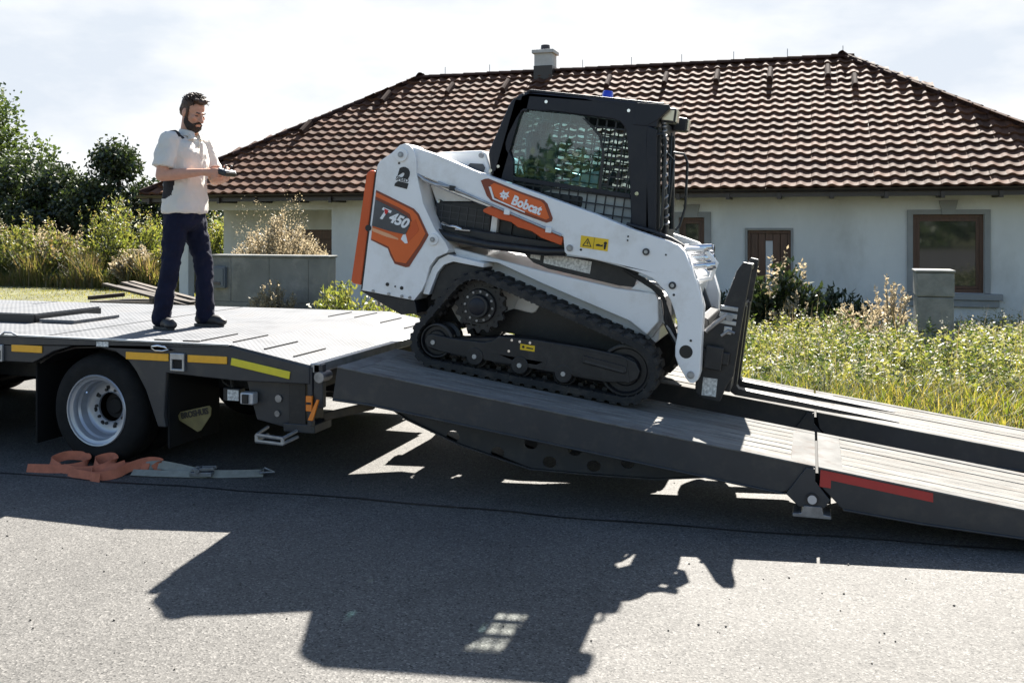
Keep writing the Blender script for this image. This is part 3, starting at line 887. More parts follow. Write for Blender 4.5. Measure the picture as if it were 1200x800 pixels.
# random value per tile for the joined field
TILEFIELD = TILE.copy(); TILEFIELD.name = 'roof_tile_glaze_field'
nn_ = TILEFIELD.node_tree
for nd in list(nn_.nodes):
    if nd.type == 'OBJECT_INFO':
        gg = nn_.nodes.new('ShaderNodeNewGeometry')
        tgt = [l_.to_socket for l_ in nd.outputs['Random'].links]
        for s_ in tgt: nn_.links.new(gg.outputs['Random Per Island'], s_)
tile_field(front[290:], Rm, 'roof_tile_field')
# back, left and right slopes
side = []
def slope(places, ang):
    Z = np.array(Matrix.Rotation(ang, 3, 'Z')) @ Rm
    return Z
ctr = np.array([(XL + XR) / 2, RY])
def sl(ang, halfw, halfd):
    out = []
    for j in range(nrow + 1):
        s = j * TS - .03
        w_ = halfw - s * cp
        for i in range(int(2 * halfw / TW)):
            x = -halfw + .15 + i * TW
            if abs(x) <= w_ and s < 6.3:
                c, sn = math.cos(ang), math.sin(ang)
                lx, ly = x, -halfd + s * cp
                out.append((ctr[0] + c * lx - sn * ly, ctr[1] + sn * lx + c * ly, ZE + s * sp, rnd.uniform(-.7, .7)))
    tile_field(out, np.array(Matrix.Rotation(ang, 3, 'Z')) @ Rm, 'roof_tile_field')
sl(R(180), (XR - XL) / 2, 5.33); sl(R(90), 5.33, (XR - XL) / 2); sl(R(-90), 5.33, (XR - XL) / 2)
# ridge and hip caps
def cap_mesh():
    m = MB(); n = 7
    V = []
    for y, r_ in ((0, .125), (.40, .105)):
        for i in range(n):
            a = math.pi * (i / (n - 1)) ; V.append((r_ * math.cos(a), y, r_ * .85 * math.sin(a)))
    for i in range(n):
        a = math.pi * (i / (n - 1)); V.append((.10 * math.cos(a), 0, .085 * math.sin(a)))
    m.raw(V, [(i, i + 1, n + i + 1, n + i) for i in range(n - 1)] + [(2 * n + i, 2 * n + i + 1, i + 1, i) for i in range(n - 1)])
    return m.mesh('ridge_tile')
cme = cap_mesh(); cme.materials.append(TILEDARK)
def caps(p0, p1):
    p0, p1 = Vector(p0), Vector(p1); d = p1 - p0; n = int(d.length / .345); dn = d.normalized()
    q = dn.to_track_quat('Y', 'Z').to_euler()
    for i in range(n + 1):
        o = bpy.data.objects.new('ridge_tile', cme); COL.objects.link(o); o.parent = roof
        p = p0 + dn * (i * d.length / n if i < n else d.length - .2); o.location = (p.x, p.y, p.z + .045 + rnd.uniform(-.006, .006)); o.rotation_euler = q
caps((RX0, RY, RZ), (RX1, RY, RZ))
for a_, b_ in (((XL, YE, ZE), (RX0, RY, RZ)), ((XR, YE, ZE), (RX1, RY, RZ)), ((XL, YB, ZE), (RX0, RY, RZ)), ((XR, YB, ZE), (RX1, RY, RZ))): caps(a_, b_)
# ventilation tiles below the ridge
def on_roof(x, s, lift=.06): return (x, YE + s * cp - sp * lift, ZE + s * sp + cp * lift)
vt = MB(); vt.prism([(-.075, .0), (.075, .0), (.06, .12), (.03, .16), (-.03, .16), (-.06, .12)], 0, .58); vme = vt.mesh('vent_tile'); vme.materials.append(TILEDARK)
for x, s in [(-11.3, 5.0), (-9.5, 5.35), (-7.9, 5.4), (-5.05, 5.35), (-3.55, 5.35), (-2.25, 5.35), (-.95, 5.35), (.42, 5.35), (1.02, 4.75), (-13.0, 3.3)]:
    o = bpy.data.objects.new('vent_tile', vme); COL.objects.link(o); o.parent = roof; o.location = on_roof(x, s - .3); o.rotation_euler = (PH, 0, 0)
for x in np.arange(-10, .9, 1.35):
    m = MB(); m.cyl((x, RY, RZ + .12), (x, RY, RZ + .34), .010, n=5); m.build('lightning_rod', DULL, roof)
ch = MB(); ch.box(-7.24, -6.74, 25.0, 25.5, RZ - .4, 6.46); ch = ch.build('chimney', CHIMNEY, roof)
m = MB(); m.box(-7.30, -6.68, 24.94, 25.56, 6.40, 6.50); m.build('chimney_cap', CHIMNEY, ch, bevel=.012)
m = MB(); m.cyl((-6.99, 25.25, 6.5), (-6.99, 25.25, 6.66), .14, .12, n=14); m.build('chimney_pot', GUTTER, ch)
m = MB(); m.box(-7.255, -6.725, 24.985, 25.515, RZ - .5, 6.06); m.build('chimney_flashing', GUTTER, ch)
m = MB()
path = []
gp = [(.065 * math.cos(a), .065 * math.sin(a)) for a in np.linspace(math.pi, 2 * math.pi, 8)]
gp2 = [(.055 * math.cos(a), .055 * math.sin(a)) for a in np.linspace(2 * math.pi, math.pi, 8)]
m.prism([(YE - .07 + p[0], ZE - .005 + p[1]) for p in gp + gp2], XL - .05, XR + .05, axis='x')
m.build('gutter', GUTTER, roof, smooth=40)
m = MB(); m.box(XL + .02, XR - .02, YE + .005, YE + .03, ZE - .17, ZE - .02); m.build('fascia', GUTTER, roof)
for x in np.arange(-15.9, 6.2, 1.02):
    m = MB(); m.box(x - .045, x + .045, YE + .032, YE + .7, ZE - .20, ZE - .04); m.box(x - .035, x + .035, YE - .06, YE + .0045, ZE - .215, ZE - .085); m.build('rafter', GUTTER, roof)

# ------------------------------------------------------------------ trailer
YN, YF = 5.40, 7.90
trailer = thing('low_loader_trailer', 'dark grey low loader trailer with sloped tail and lowered loading ramps', 'trailer', (-4.0, 6.65, 0))
TX, TY = -4.0, 6.65
def tl(x, y, z): return (x - TX, y - TY, z)
class TB(MB):
    def done(self, name, mats, parent=None, **k):
        self.v = [(x - TX, y - TY, z) for x, y, z in self.v]
        return self.build(name, mats, parent or trailer, **k)
XB, XE = -3.66, -3.07       # bend and tail end
ZD, ZT = .905, .800
# side beams
prof = [(-9.2, .895), (XB, .895), (-3.40, .845), (XE, .786), (XE, .672), (-3.22, .672), (-3.62, .668), (-4.16, .694), (-4.18, .40), (-4.165, .325), (-4.227, .325), (-4.27, .43), (-4.33, .58), (-4.40, .69), (-4.47, .765), (-4.58, .825), (-4.757, .852), (-4.95, .845),
        (-5.10, .805), (-5.22, .745), (-5.29, .713), (-9.2, .705)]
for y0, y1 in ((YN, YN + .07), (YF - .07, YF)):
    m = TB(); m.prism(prof, y0, y1); m.done('side_beam', TRAILER, bevel=.008)
# deck plates
m = TB(); m.box(-9.2, XB, YN + .004, YF - .004, .8955, ZD); dk = m.done('deck_plate', TREAD)
m = TB(); m.prism([(XB, .897), (XB, ZD), (-3.40, .857), (XE, ZT - .004), (XE, ZT - .014), (-3.40, .847)], YN + .004, YF - .004); tail = m.done('tail_plate', TREAD)
for x in (-7.4, -5.2):
    m = TB(); m.box(x - .006, x + .006, YN + .01, YF - .01, ZD + .0005, ZD + .003); m.done('deck_joint', BLACK)
m = TB(); m.box(-9.2, XB, YN - .012, YN + .03, .896, .9085); m.done('edge_rail', GALV, bevel=.003)
m = TB(); m.bar((XE + .03, YN + .02, ZT - .025), (XE + .03, YF - .02, ZT - .025), .07, .06); m.done('tail_edge_bar', GALV, bevel=.006)
m = TB(); m.bar((XE + .02, YN + .03, ZT - .11), (XE + .02, YF - .03, ZT - .11), .05, .10); m.done('tail_cross_member', BLACK)
# slot bars across the tail
for k, x in enumerate((-3.95, -3.70, -3.46, -3.24)):
    z = float(np.interp(x, [-9, XB, -3.40, XE], [ZD, ZD, .857, ZT - .004]))
    for y0 in (YN + .10, 7.28):
        m = TB(); m.bar((x, y0, z + .004), (x, y0 + .42, z + .004), .013, .008); m.done('grip_bar', BLACK)
for k, x in enumerate((-4.28, -4.05)):
    m = TB(); m.box(x, x + .13, YN + .03, YN + .045, ZD + .001, ZD + .012); m.done('lashing_slot', BLACK)
# raised cover plates on the deck
m = TB(); m.box(-8.6, -5.98, 6.12, 6.86, ZD + .001, ZD + .075); cp_ = m.done('cover_plate', TREAD, bevel=.004)
m = TB(); m.box(-8.6, -5.97, 6.10, 6.119, ZD + .001, ZD + .068); m.box(-5.979, -5.965, 6.12, 6.86, ZD + .001, ZD + .06); m.done('plate_skirt', BLACK)
m = TB(); m.prism([(6.14, ZD + .004), (6.66, ZD + .004), (6.66, ZD + .03), (6.14, ZD + .03)], -5.95, -5.60, axis='x'); m.done('cover_plate', TREAD, bevel=.004)
# chassis under the deck
for y in (6.05, 7.25):
    m = TB(); m.box(-9.2, -3.68, y - .06, y + .06, .50, .88); m.done('chassis_rail', BLACK)
for x in (-8.2, -7.0, -5.6, -4.1, -3.5):
    m = TB(); m.box(x - .04, x + .04, YN + .08, YF - .08, .70, .835 if x > -3.6 else .89); m.done('cross_member', BLACK)
for ax in (-4.787, -6.62, -7.98):
    m = TB(); m.cyl((ax, 5.9, .39), (ax, 7.4, .39), .07, n=12); m.done('axle', BLACK, smooth=40)
    for y, sgn in ((YN + .06, 1), (YF - .06, -1)):
        # twin tyres
        for k in (0, 1):
            yy = y + sgn * k * .29
            c = (ax, yy, .392)
            pr = [(.245, 0), (.30, -.012 * 1), (.355, 0.0), (.383, .03), (.392, .06), (.392, .19), (.383, .22), (.355, .25), (.30, .262), (.245, .25)]
            t_ = TB(); t_.lathe([(r_, h_ * sgn) for r_, h_ in pr], c, 48)
            w = t_.done('tyre', TYRE, smooth=40)
            for gy in (.075, .105, .125, .145, .175):
                q = TB(); q.lathe([(.3925, (gy - .004) * sgn), (.3945, (gy - .004) * sgn), (.3945, (gy + .004) * sgn), (.3925, (gy + .004) * sgn)], c, 40); q.done('tread_rib', TYRE, w)
            if k == 0:
                rm = TB(); rm.lathe([(d0, h0 * sgn) for d0, h0 in [(.247, .012), (.253, -.004), (.247, -.012), (.240, -.010), (.237, .004), (.226, .010), (.215, .013), (.211, .020), (.209, .055), (.201, .064), (.197, .070), (.195, .128), (.187, .140), (.176, .146), (.150, .150), (.130, .152), (.112, .150), (.104, .142), (.104, .158), (.17, .165), (.193, .155), (.205, .10), (.222, .05), (.242, .03)]], c, 56)
                rim = rm.done('rim', RIM, smooth=30)
                for i in range(8):
                    a = i * math.pi / 4 + .2
                    q = TB(); q.cyl((ax + .143 * math.cos(a), yy + sgn * .1515, .392 + .143 * math.sin(a)), (ax + .143 * math.cos(a), yy + sgn * .1495, .392 + .143 * math.sin(a)), .017, n=12); q.done('vent_hole', DARKIN, rim)
                for i in range(10):
                    a = i * math.pi / 5
                    q = TB(); q.cyl((ax + .128 * math.cos(a) * .98, yy + sgn * .152, .392 + .128 * math.sin(a) * .98), (ax + .128 * math.cos(a) * .98, yy + sgn * .136, .392 + .128 * math.sin(a) * .98), .011, n=6); q.done('wheel_nut', BLACK, rim)
                q = TB(); q.cyl((ax, yy + sgn * .29, .392), (ax, yy + sgn * .20, .392), .102, .09, n=20); q.cyl((ax, yy + sgn * .20, .392), (ax, yy + sgn * .185, .392), .06, .05, n=16); q.done('hub', DARKIN, rim, smooth=40)  # hub coloured dark to stand for the shaded recess inside the rim
                q = TB(); q.tube([(ax - .16, yy + sgn * .07, .392 + .10), (ax - .12, yy + sgn * .04, .392 + .115)], .006, 6); q.done('valve', CHROME, rim)
# mudguard inner liner
m = TB()
arch = [(-5.29, .70), (-5.16, .775), (-4.98, .825), (-4.76, .838), (-4.55, .80), (-4.40, .70), (-4.30, .55)]
m.ribbon([(x, 5.78, z) for x, z in arch], (0, 1, 0), .62, .008); m.done('mudguard', BLACK)
m = TB(); m.box(-4.17, -4.155, YN + .03, 6.0, .18, .69); m.done('mud_flap', FLAP)
m = TB(); m.box(-5.34, -5.325, YN + .08, 6.0, .12, .70); m.done('mud_flap', FLAP)
for x0_, x1_ in ((-9.1, -8.2), (-7.1, -6.85), (-5.85, -5.3), (-4.25, -3.35)):
    m = TB(); m.box(x0_, x1_, YF - .42, YF - .06, .22, .70); m.done('far_shade_box', BLACK, bevel=.02)  # unseen boxes added on the far side to darken the space under the deck
m = TB(); m.box(-9.1, -3.4, YF - .055, YF - .02, .10, .69); m.done('far_shade_panel', TRAILER)  # unseen panel added to keep the sun off the road below the deck
# reflectors on the side beam
def refl(x0, x1, z0, z1, mat, tilt=0.0):
    m = TB(); m.box(-(x1 - x0) / 2, (x1 - x0) / 2, -.009, -.0005, -(z1 - z0) / 2, (z1 - z0) / 2)
    o = m.build('reflector', mat, trailer, bevel=.006)
    o.location = ((x0 + x1) / 2 - TX, YN - TY, (z0 + z1) / 2); o.rotation_euler = (0, tilt, 0)
refl(-5.473, -5.20, .787, .838, AMBER); refl(-4.484, -4.136, .775, .826, AMBER); refl(-3.985, -3.678, .776, .826, AMBER); refl(-3.65, -3.205, .735, .785, LIME, R(9.3))
m = TB(); m.box(-4.733, -4.633, YN - .003, YN - .0005, .853, .888); pl_ = m.done('plate', LABEL)
for x in (-4.06, -5.60):
    f_ = TB(); f_.prism([(x - .056, .712), (x + .056, .712), (x + .056, .835), (x - .056, .835)], YN - .022, YN - .0005, [[(x - .04, .73), (x + .04, .73), (x + .04, .79), (x - .04, .79)]])
    o = f_.done('stake_pocket', GALV, bevel=.006)
    q = TB(); q.box(x - .04, x + .04, YN - .004, YN - .0008, .73, .79); q.done('pocket_recess', DARKIN, o)
m = TB(); m.tube([(-4.27, YN - .012, .862), (-4.25, YN - .03, .875), (-4.2, YN - .035, .882), (-4.15, YN - .03, .875), (-4.13, YN - .012, .858), (-4.17, YN - .025, .846), (-4.23, YN - .025, .846), (-4.27, YN - .012, .862)], .007, 6); m.done('lashing_ring', CHROME, smooth=60)
m = TB(); m.tube([(-5.56, YN - .01, .905), (-5.52, YN - .02, .925), (-5.46, YN - .02, .925), (-5.42, YN - .01, .905)], .008, 6); m.done('lashing_ring', GALV, smooth=60)
# running gear details at the tail
m = TB(); m.prism([(-3.60, .663), (-3.52, .40), (-3.30, .36), (-3.26, .40), (-3.26, .66)], YN + .10, YN + .13); m.done('support_plate', TRAILER, bevel=.005)
m = TB(); m.cyl((-3.35, YN + .099, .55), (-3.35, YN + .088, .55), .025, n=14); m.cyl((-3.36, YN + .099, .45), (-3.36, YN + .088, .45), .02, n=14); m.done('bolt', DULL, smooth=40)
m = TB(); m.box(-3.255, -3.13, YN + .06, YN + .30, .36, .67); m.done('support_leg', BLACK, bevel=.006)
m = TB(); m.box(-3.29, -3.06, YN + .05, YN + .28, .345, .40); m.done('leg_foot', TRAILER, bevel=.006)
m = TB(); m.tube([(-3.41, YN + .06, .365), (-3.40, YN - .09, .345), (-3.21, YN - .09, .335), (-3.19, YN + .06, .355)], .012, 6)
m.tube([(-3.41, YN + .06, .315), (-3.40, YN - .09, .305), (-3.21, YN - .09, .30), (-3.19, YN + .06, .315)], .012, 6); m.tube([(-3.40, YN - .09, .345), (-3.40, YN - .09, .305)], .012, 6); m.tube([(-3.21, YN - .09, .335), (-3.21, YN - .09, .30)], .012, 6)
m.done('step', GALV, smooth=60)
jb = TB(); jb.box(-3.775, -3.645, YN + .09, YN + .16, .512, .60); jb = jb.done('junction_box', BLACK, bevel=.006)
m = TB(); m.box(-3.735, -3.65, YN + .082, YN + .0895, .52, .59); m.done('label', LABEL, jb)
m = TB(); m.tube([(-3.72, YN + .12, .60), (-3.73, YN + .12, .66), (-3.70, YN + .12, .70)], .012, 6); m.tube([(-3.82, YN + .14, .69), (-3.80, YN + .13, .63), (-3.74, YN + .13, .60)], .008, 6); m.done('cable', RUBBER, smooth=60)
m = TB(); m.box(-3.60, -3.50, YN + .02, YN + .09, .51, .59); cn_ = m.done('socket_box', SILVER, bevel=.012)
m = TB(); m.box(-3.575, -3.53, YN + .005, YN + .0195, .52, .58); m.done('socket_cover', BLACK, cn_, bevel=.004)
m = TB(); m.prism([(-4.148, .385), (-4.13, .412), (-3.90, .468), (-3.882, .452), (-3.888, .40), (-3.965, .295), (-3.99, .285), (-4.14, .355)], YN + .11, YN + .12); sg = m.done('maker_plate', OLIVESIGN, bevel=.002)
text('lettering', 'BROSHUIS', .058, BDECAL, sg, tl(-4.012, YN + .106, .408), (R(90), R(-13), 0), .001, fat=.002, sx=.84)
m = TB(); m.prism([(-5.60, .40), (-5.50, .285), (-5.37, .42), (-5.58, .435)], YN + .43, YN + .44); sg = m.done('maker_plate', OLIVESIGN)
# hinge post, lamp, orange flag
m = TB(); m.box(-3.09, -3.055, YN + .01, YN + .05, .40, .78); m.box(-3.05, -2.985, YN + .02, YN + .07, .52, .80); m.done('hinge_post', TRAILER, bevel=.005)
m = TB(); m.cyl((-3.0, YN + .0, .72), (-3.0, YN + .12, .72), .035, n=16); m.done('hinge_pin', DULL, smooth=40)
m = TB(); m.box(-3.09, -3.045, YN - .012, YN + .009, .50, .60); lp = m.done('marker_lamp', AMBERLAMP, bevel=.005)
m = TB(); m.box(-3.085, -3.05, YN - .014, YN - .0125, .545, .56); m.done('lamp_bezel', BLACK, lp)
m = TB(); m.prism([(-3.065, .448), (-3.03, .445), (-2.985, .58), (-3.00, .585)], YN - .03, YN - .015); m.done('orange_strap', AMBERLAMP, bevel=.003)
m = TB(); m.bar((-3.04, 5.55, .44), (-2.72, 5.62, .52), .05, .05); m.done('ramp_ram', MUD, bevel=.004)

# ------------------------------------------------------------------ ramps (children of the trailer)
SL = .142
def zr(x): return .3865 - SL * x
RA = math.atan(SL)
def ramp(y0, y1, near):
    f = TB()
    x0, x1 = -2.88, .030
    # side beams
    pts = [(x0, zr(x0) - .004), (x1, zr(x1) - .004), (x1 - .01, zr(x1) - .06), (-.13, .228), (-.16, .222), (-2.65, zr(-2.65) - .20), (x0 - .035, zr(x0) - .215)]
    f.prism(pts, y0, y0 + .035); f.prism(pts, y1 - .035, y1)
    for ye in ((y0 - .012, y0 + .06), (y1 - .06, y1 + .012)):
        f.prism([(x0 - .03, zr(x0) - .222), (-2.65, zr(-2.65) - .208), (-.16, .214), (-.12, .222), (-.16, .226), (-2.65, zr(-2.65) - .194), (x0 - .03, zr(x0) - .208)], ye[0], ye[1])
    for x in np.arange(-2.7, 0, .45): f.box(x - .03, x + .03, y0 + .036, y1 - .036, zr(x) - .15, zr(x) - .05)
    fr = f.done('ramp', TRAILER, bevel=.005)
    # top frame
    for (a0, a1, b0, b1, tag_) in ((x0, x1, y0 - .006, y0 + .062, 0), (x0, x1, y1 - .062, y1 + .006, 0)):
        q = TB(); q.prism([(a0, zr(a0) - .010), (a1, zr(a1) - .010), (a1, zr(a1)), (a0, zr(a0))], b0, b1); q.done('edge_strip', RAMPSTEEL, fr, bevel=.003)
    for a0, a1 in ((x0, x0 + .12), (x1 - .13, x1)):
        q = TB(); q.prism([(a0, zr(a0) - .011), (a1, zr(a1) - .011), (a1, zr(a1) - .001), (a0, zr(a0) - .001)], y0 + .063, y1 - .063); q.done('end_strip', RAMPSTEEL, fr, bevel=.003)
    npl = 7; w = (y1 - y0 - .13) / npl
    for i in range(npl):
        a0, a1 = x0 + .112, x1 - .122
        yy = y0 + .065 + i * w; d = rnd.uniform(-.003, .002)
        q = TB(); q.prism([(a0, zr(a0) - .03 + d), (a1, zr(a1) - .03 + d), (a1, zr(a1) - .003 + d), (a0, zr(a0) - .003 + d)], yy + .004, yy + w - .004); q.done('plank', WOOD, fr, bevel=.004)
    # holed bracing plate underneath
    hp = lambda x, z, r_=.045: [(x + r_ * math.cos(a), z + r_ * .8 * math.sin(a)) for a in np.linspace(0, 2 * math.pi, 12, endpoint=False)]
    low = [(-2.74, zr(-2.74) - .19), (-2.5, .44), (-2.12, .298), (-1.66, .182), (-1.30, .178), (-.88, .182), (-.45, .235), (-.20, .25)]
    zt = [(-.20, .29), (-2.74, zr(-2.74) - .17)]
    holes = [hp(x, z) for x, z in ((-2.18, .345), (-1.88, .262), (-1.54, .228), (-1.26, .225), (-1.66, .335), (-1.38, .315), (-1.05, .262))]
    for yy in ((y0 + .24, y0 + .25), (y1 - .25, y1 - .24)):
        q = TB(); q.prism(low + zt, yy[0], yy[1], holes); q.done('brace_plate', TRAILER, fr)
    q = TB(); q.ribbon([(x, (y0 + .245), z - .003) for x, z in low], (0, 1, 0), .06, .008); q.ribbon([(x, (y1 - .245), z - .003) for x, z in low], (0, 1, 0), .06, .008); q.done('brace_flange', TRAILER, fr)
    # hinge plate and foot
    q = TB(); q.prism([(-.125, .222), (-.02, .372), (.028, .372), (.028, .30), (.105, .205), (.075, .16), (-.06, .16)], y0 - .02, y0 + .0)
    hpz = q.done('hinge_plate', TRAILER, fr, bevel=.003)
    q = TB(); q.cyl((.012, y0 - .03, .205), (.012, y0 - .02, .205), .034, n=20); q.done('hinge_bush', BLACK, fr, smooth=40)
    q = TB(); q.cyl((.012, y0 - .036, .205), (.012, y0 - .03, .205), .024, n=20); q.done('hinge_pin', SILVER, fr, smooth=40)
    q = TB(); q.prism([(-.03, .17), (.06, .17), (.07, .13), (.11, .125), (.11, .108), (-.09, .108), (-.09, .125), (-.045, .13)], y0 - .04, y0 + .12); q.done('support_foot', DULL, fr, bevel=.003)
    # flip section
    q = TB(); q.box(-.03, .09, y0 + .036, y1 - .036, .285, .335); q.box(-.04, .11, y0 + .036, y0 + .05, .17, .29); q.done('gap_light_block', FLAP, fr)  # dark block added under the hinge gap to stop sunlight leaking through
    f = TB(); x2, x3 = .044, 2.62
    pts = [(x2, zr(x2) - .004), (x3, zr(x3) - .004), (x3, .0), (2.2, .006), (1.05, .088), (.56, .118), (.17, .157), (.062, .268)]
    f.prism(pts, y0, y0 + .035); f.prism(pts, y1 - .035, y1)
    for yy in (y0 - .010, y1 - .05): f.prism([(.17, .150), (.56, .111), (1.05, .081), (2.2, .0), (2.2, .012), (1.05, .094), (.56, .124), (.17, .163)], yy, yy + .06)
    for x in np.arange(.3, 2.2, .45): f.box(x - .03, x + .03, y0 + .036, y1 - .036, max(.01, zr(x) - .12), zr(x) - .035)
    ff = f.done('ramp_flap', TRAILER, bevel=.005)
    for b0, b1 in ((y0 - .006, y0 + .062), (y1 - .062, y1 + .006)):
        q = TB(); q.prism([(x2, zr(x2) - .010), (x3, zr(x3) - .010), (x3, zr(x3)), (x2, zr(x2))], b0, b1); q.done('edge_strip', RAMPSTEEL, ff, bevel=.003)
    q = TB(); a0, a1 = x2, x2 + .13; q.prism([(a0, zr(a0) - .011), (a1, zr(a1) - .011), (a1, zr(a1) - .001), (a0, zr(a0) - .001)], y0 + .063, y1 - .063); q.done('end_strip', RAMPSTEEL, ff, bevel=.003)
    for i in range(npl):
        a0, a1 = x2 + .122, x3 - .1
        yy = y0 + .065 + i * w; d = rnd.uniform(-.003, .002)
        q = TB(); q.prism([(a0, zr(a0) - .028 + d), (a1, zr(a1) - .028 + d), (a1, zr(a1) - .003 + d), (a0, zr(a0) - .003 + d)], yy + .004, yy + w - .004); q.done('plank', WOOD, ff, bevel=.004)
    if near:
        q = TB(); q.prism([(.062, zr(.062) - .014), (.62, zr(.62) - .014), (.62, zr(.62) - .062), (.062, zr(.062) - .060)], y0 - .003, y0 - .0005)
        q.prism([(.056, zr(.062) - .014), (.112, zr(.112) - .014), (.108, .268), (.050, .272)], y0 - .0045, y0 - .0032)
        q.done('red_reflector_tape', REDTAPE, ff)
ramp(5.42, 6.31, True)
ramp(7.0, 7.89, False)

# ------------------------------------------------------------------ lashing strap on the road
st = thing('ratchet_strap', 'crumpled orange and grey lashing strap lying on the asphalt below the wheel', 'strap', (-4.5, 5.35, 0))
def sp_(pts): return [(x + 4.5, y - 5.35, z) for x, y, z in pts]
def smooth_path(pts, n=8):
    out = []
    P = [Vector(p) for p in pts]
    for i in range(len(P) - 1):
        p0, p1, p2, p3 = P[max(i - 1, 0)], P[i], P[i + 1], P[min(i + 2, len(P) - 1)]
        for k in range(n):
            t = k / n
            out.append(.5 * ((2 * p1) + (p2 - p0) * t + (2 * p0 - 5 * p1 + 4 * p2 - p3) * t * t + (3 * p1 - p0 - 3 * p2 + p3) * t ** 3))
    out.append(P[-1]); return out
def web(name, pts, mat, tilt, w=.062):
    pp = smooth_path(sp_([(x, y, .022 + max(0, z - .03) * .62) for x, y, z in pts])); n = len(pp)
    tl_ = smooth_path([Vector((0, math.cos(R(a)), math.sin(R(a)))) for a in tilt], 8)
    idx = np.linspace(0, len(tl_) - 1, n).astype(int)
    m = MB(); m.ribbon(pp, [tl_[i] for i in idx], w, .0045)
    return m.build(name, mat, st, smooth=50)
web('orange_webbing', [(-5.14, 5.20, .03), (-5.0, 5.22, .035), (-4.86, 5.27, .035), (-4.78, 5.36, .06), (-4.86, 5.44, .10), (-4.99, 5.40, .115), (-5.03, 5.30, .075), (-4.93, 5.25, .05)], ORWEB, [70, 65, 60, 50, 60, 75, 60, 40])
web('orange_webbing', [(-4.90, 5.26, .04), (-4.76, 5.24, .03), (-4.62, 5.27, .055), (-4.55, 5.36, .10), (-4.64, 5.44, .125), (-4.72, 5.38, .095), (-4.64, 5.29, .06), (-4.52, 5.26, .07), (-4.44, 5.34, .105)], ORWEB, [50, 75, 60, 40, 65, 70, 50, 30, 60])
web('orange_webbing', [(-4.79, 5.20, .03), (-4.68, 5.17, .035), (-4.52, 5.16, .035), (-4.43, 5.24, .05), (-4.40, 5.34, .085), (-4.33, 5.43, .115), (-4.24, 5.45, .10), (-4.26, 5.40, .05)], ORWEB, [75, 70, 70, 60, 55, 60, 70, 60])
web('orange_webbing', [(-4.47, 5.13, .03), (-4.56, 5.15, .035), (-4.60, 5.22, .055), (-4.52, 5.30, .075), (-4.42, 5.37, .07), (-4.30, 5.40, .06)], ORWEB, [80, 70, 55, 50, 55, 60])
web('grey_webbing', [(-4.36, 5.40, .07), (-4.24, 5.43, .09), (-4.10, 5.45, .065), (-3.95, 5.45, .04), (-3.80, 5.47, .03), (-3.66, 5.52, .028), (-3.52, 5.58, .028)], GRWEB, [50, 65, 60, 50, 45, 40, 38], .058)
web('grey_webbing', [(-4.38, 5.33, .025), (-4.25, 5.35, .03), (-4.1, 5.38, .028), (-3.92, 5.42, .02), (-3.86, 5.44, .03)], GRWEB, [35, 40, 40, 45, 45], .05)
m = MB()
hk = [(-3.53, 5.55, .03), (-3.53, 5.61, .05), (-3.45, 5.60, .03), (-3.53, 5.55, .03)]
m.tube(sp_(hk), .007, 6); m.build('hook', DULL, st)
m = MB(); m.box(-.075, .075, -.04, .04, 0.008, .035); m.cyl((-.02, -.05, .045), (-.02, .05, .045), .018, n=10); m.bar((-.06, -.03, .05), (.09, -.02, .06), .015, .02); m.bar((-.06, .03, .05), (.09, .02, .06), .015, .02)
m.build('ratchet', DULL, st, bevel=.003, loc=(-3.90 + 4.5, 5.44 - 5.35, .005), rot=(0, 0, R(12)))

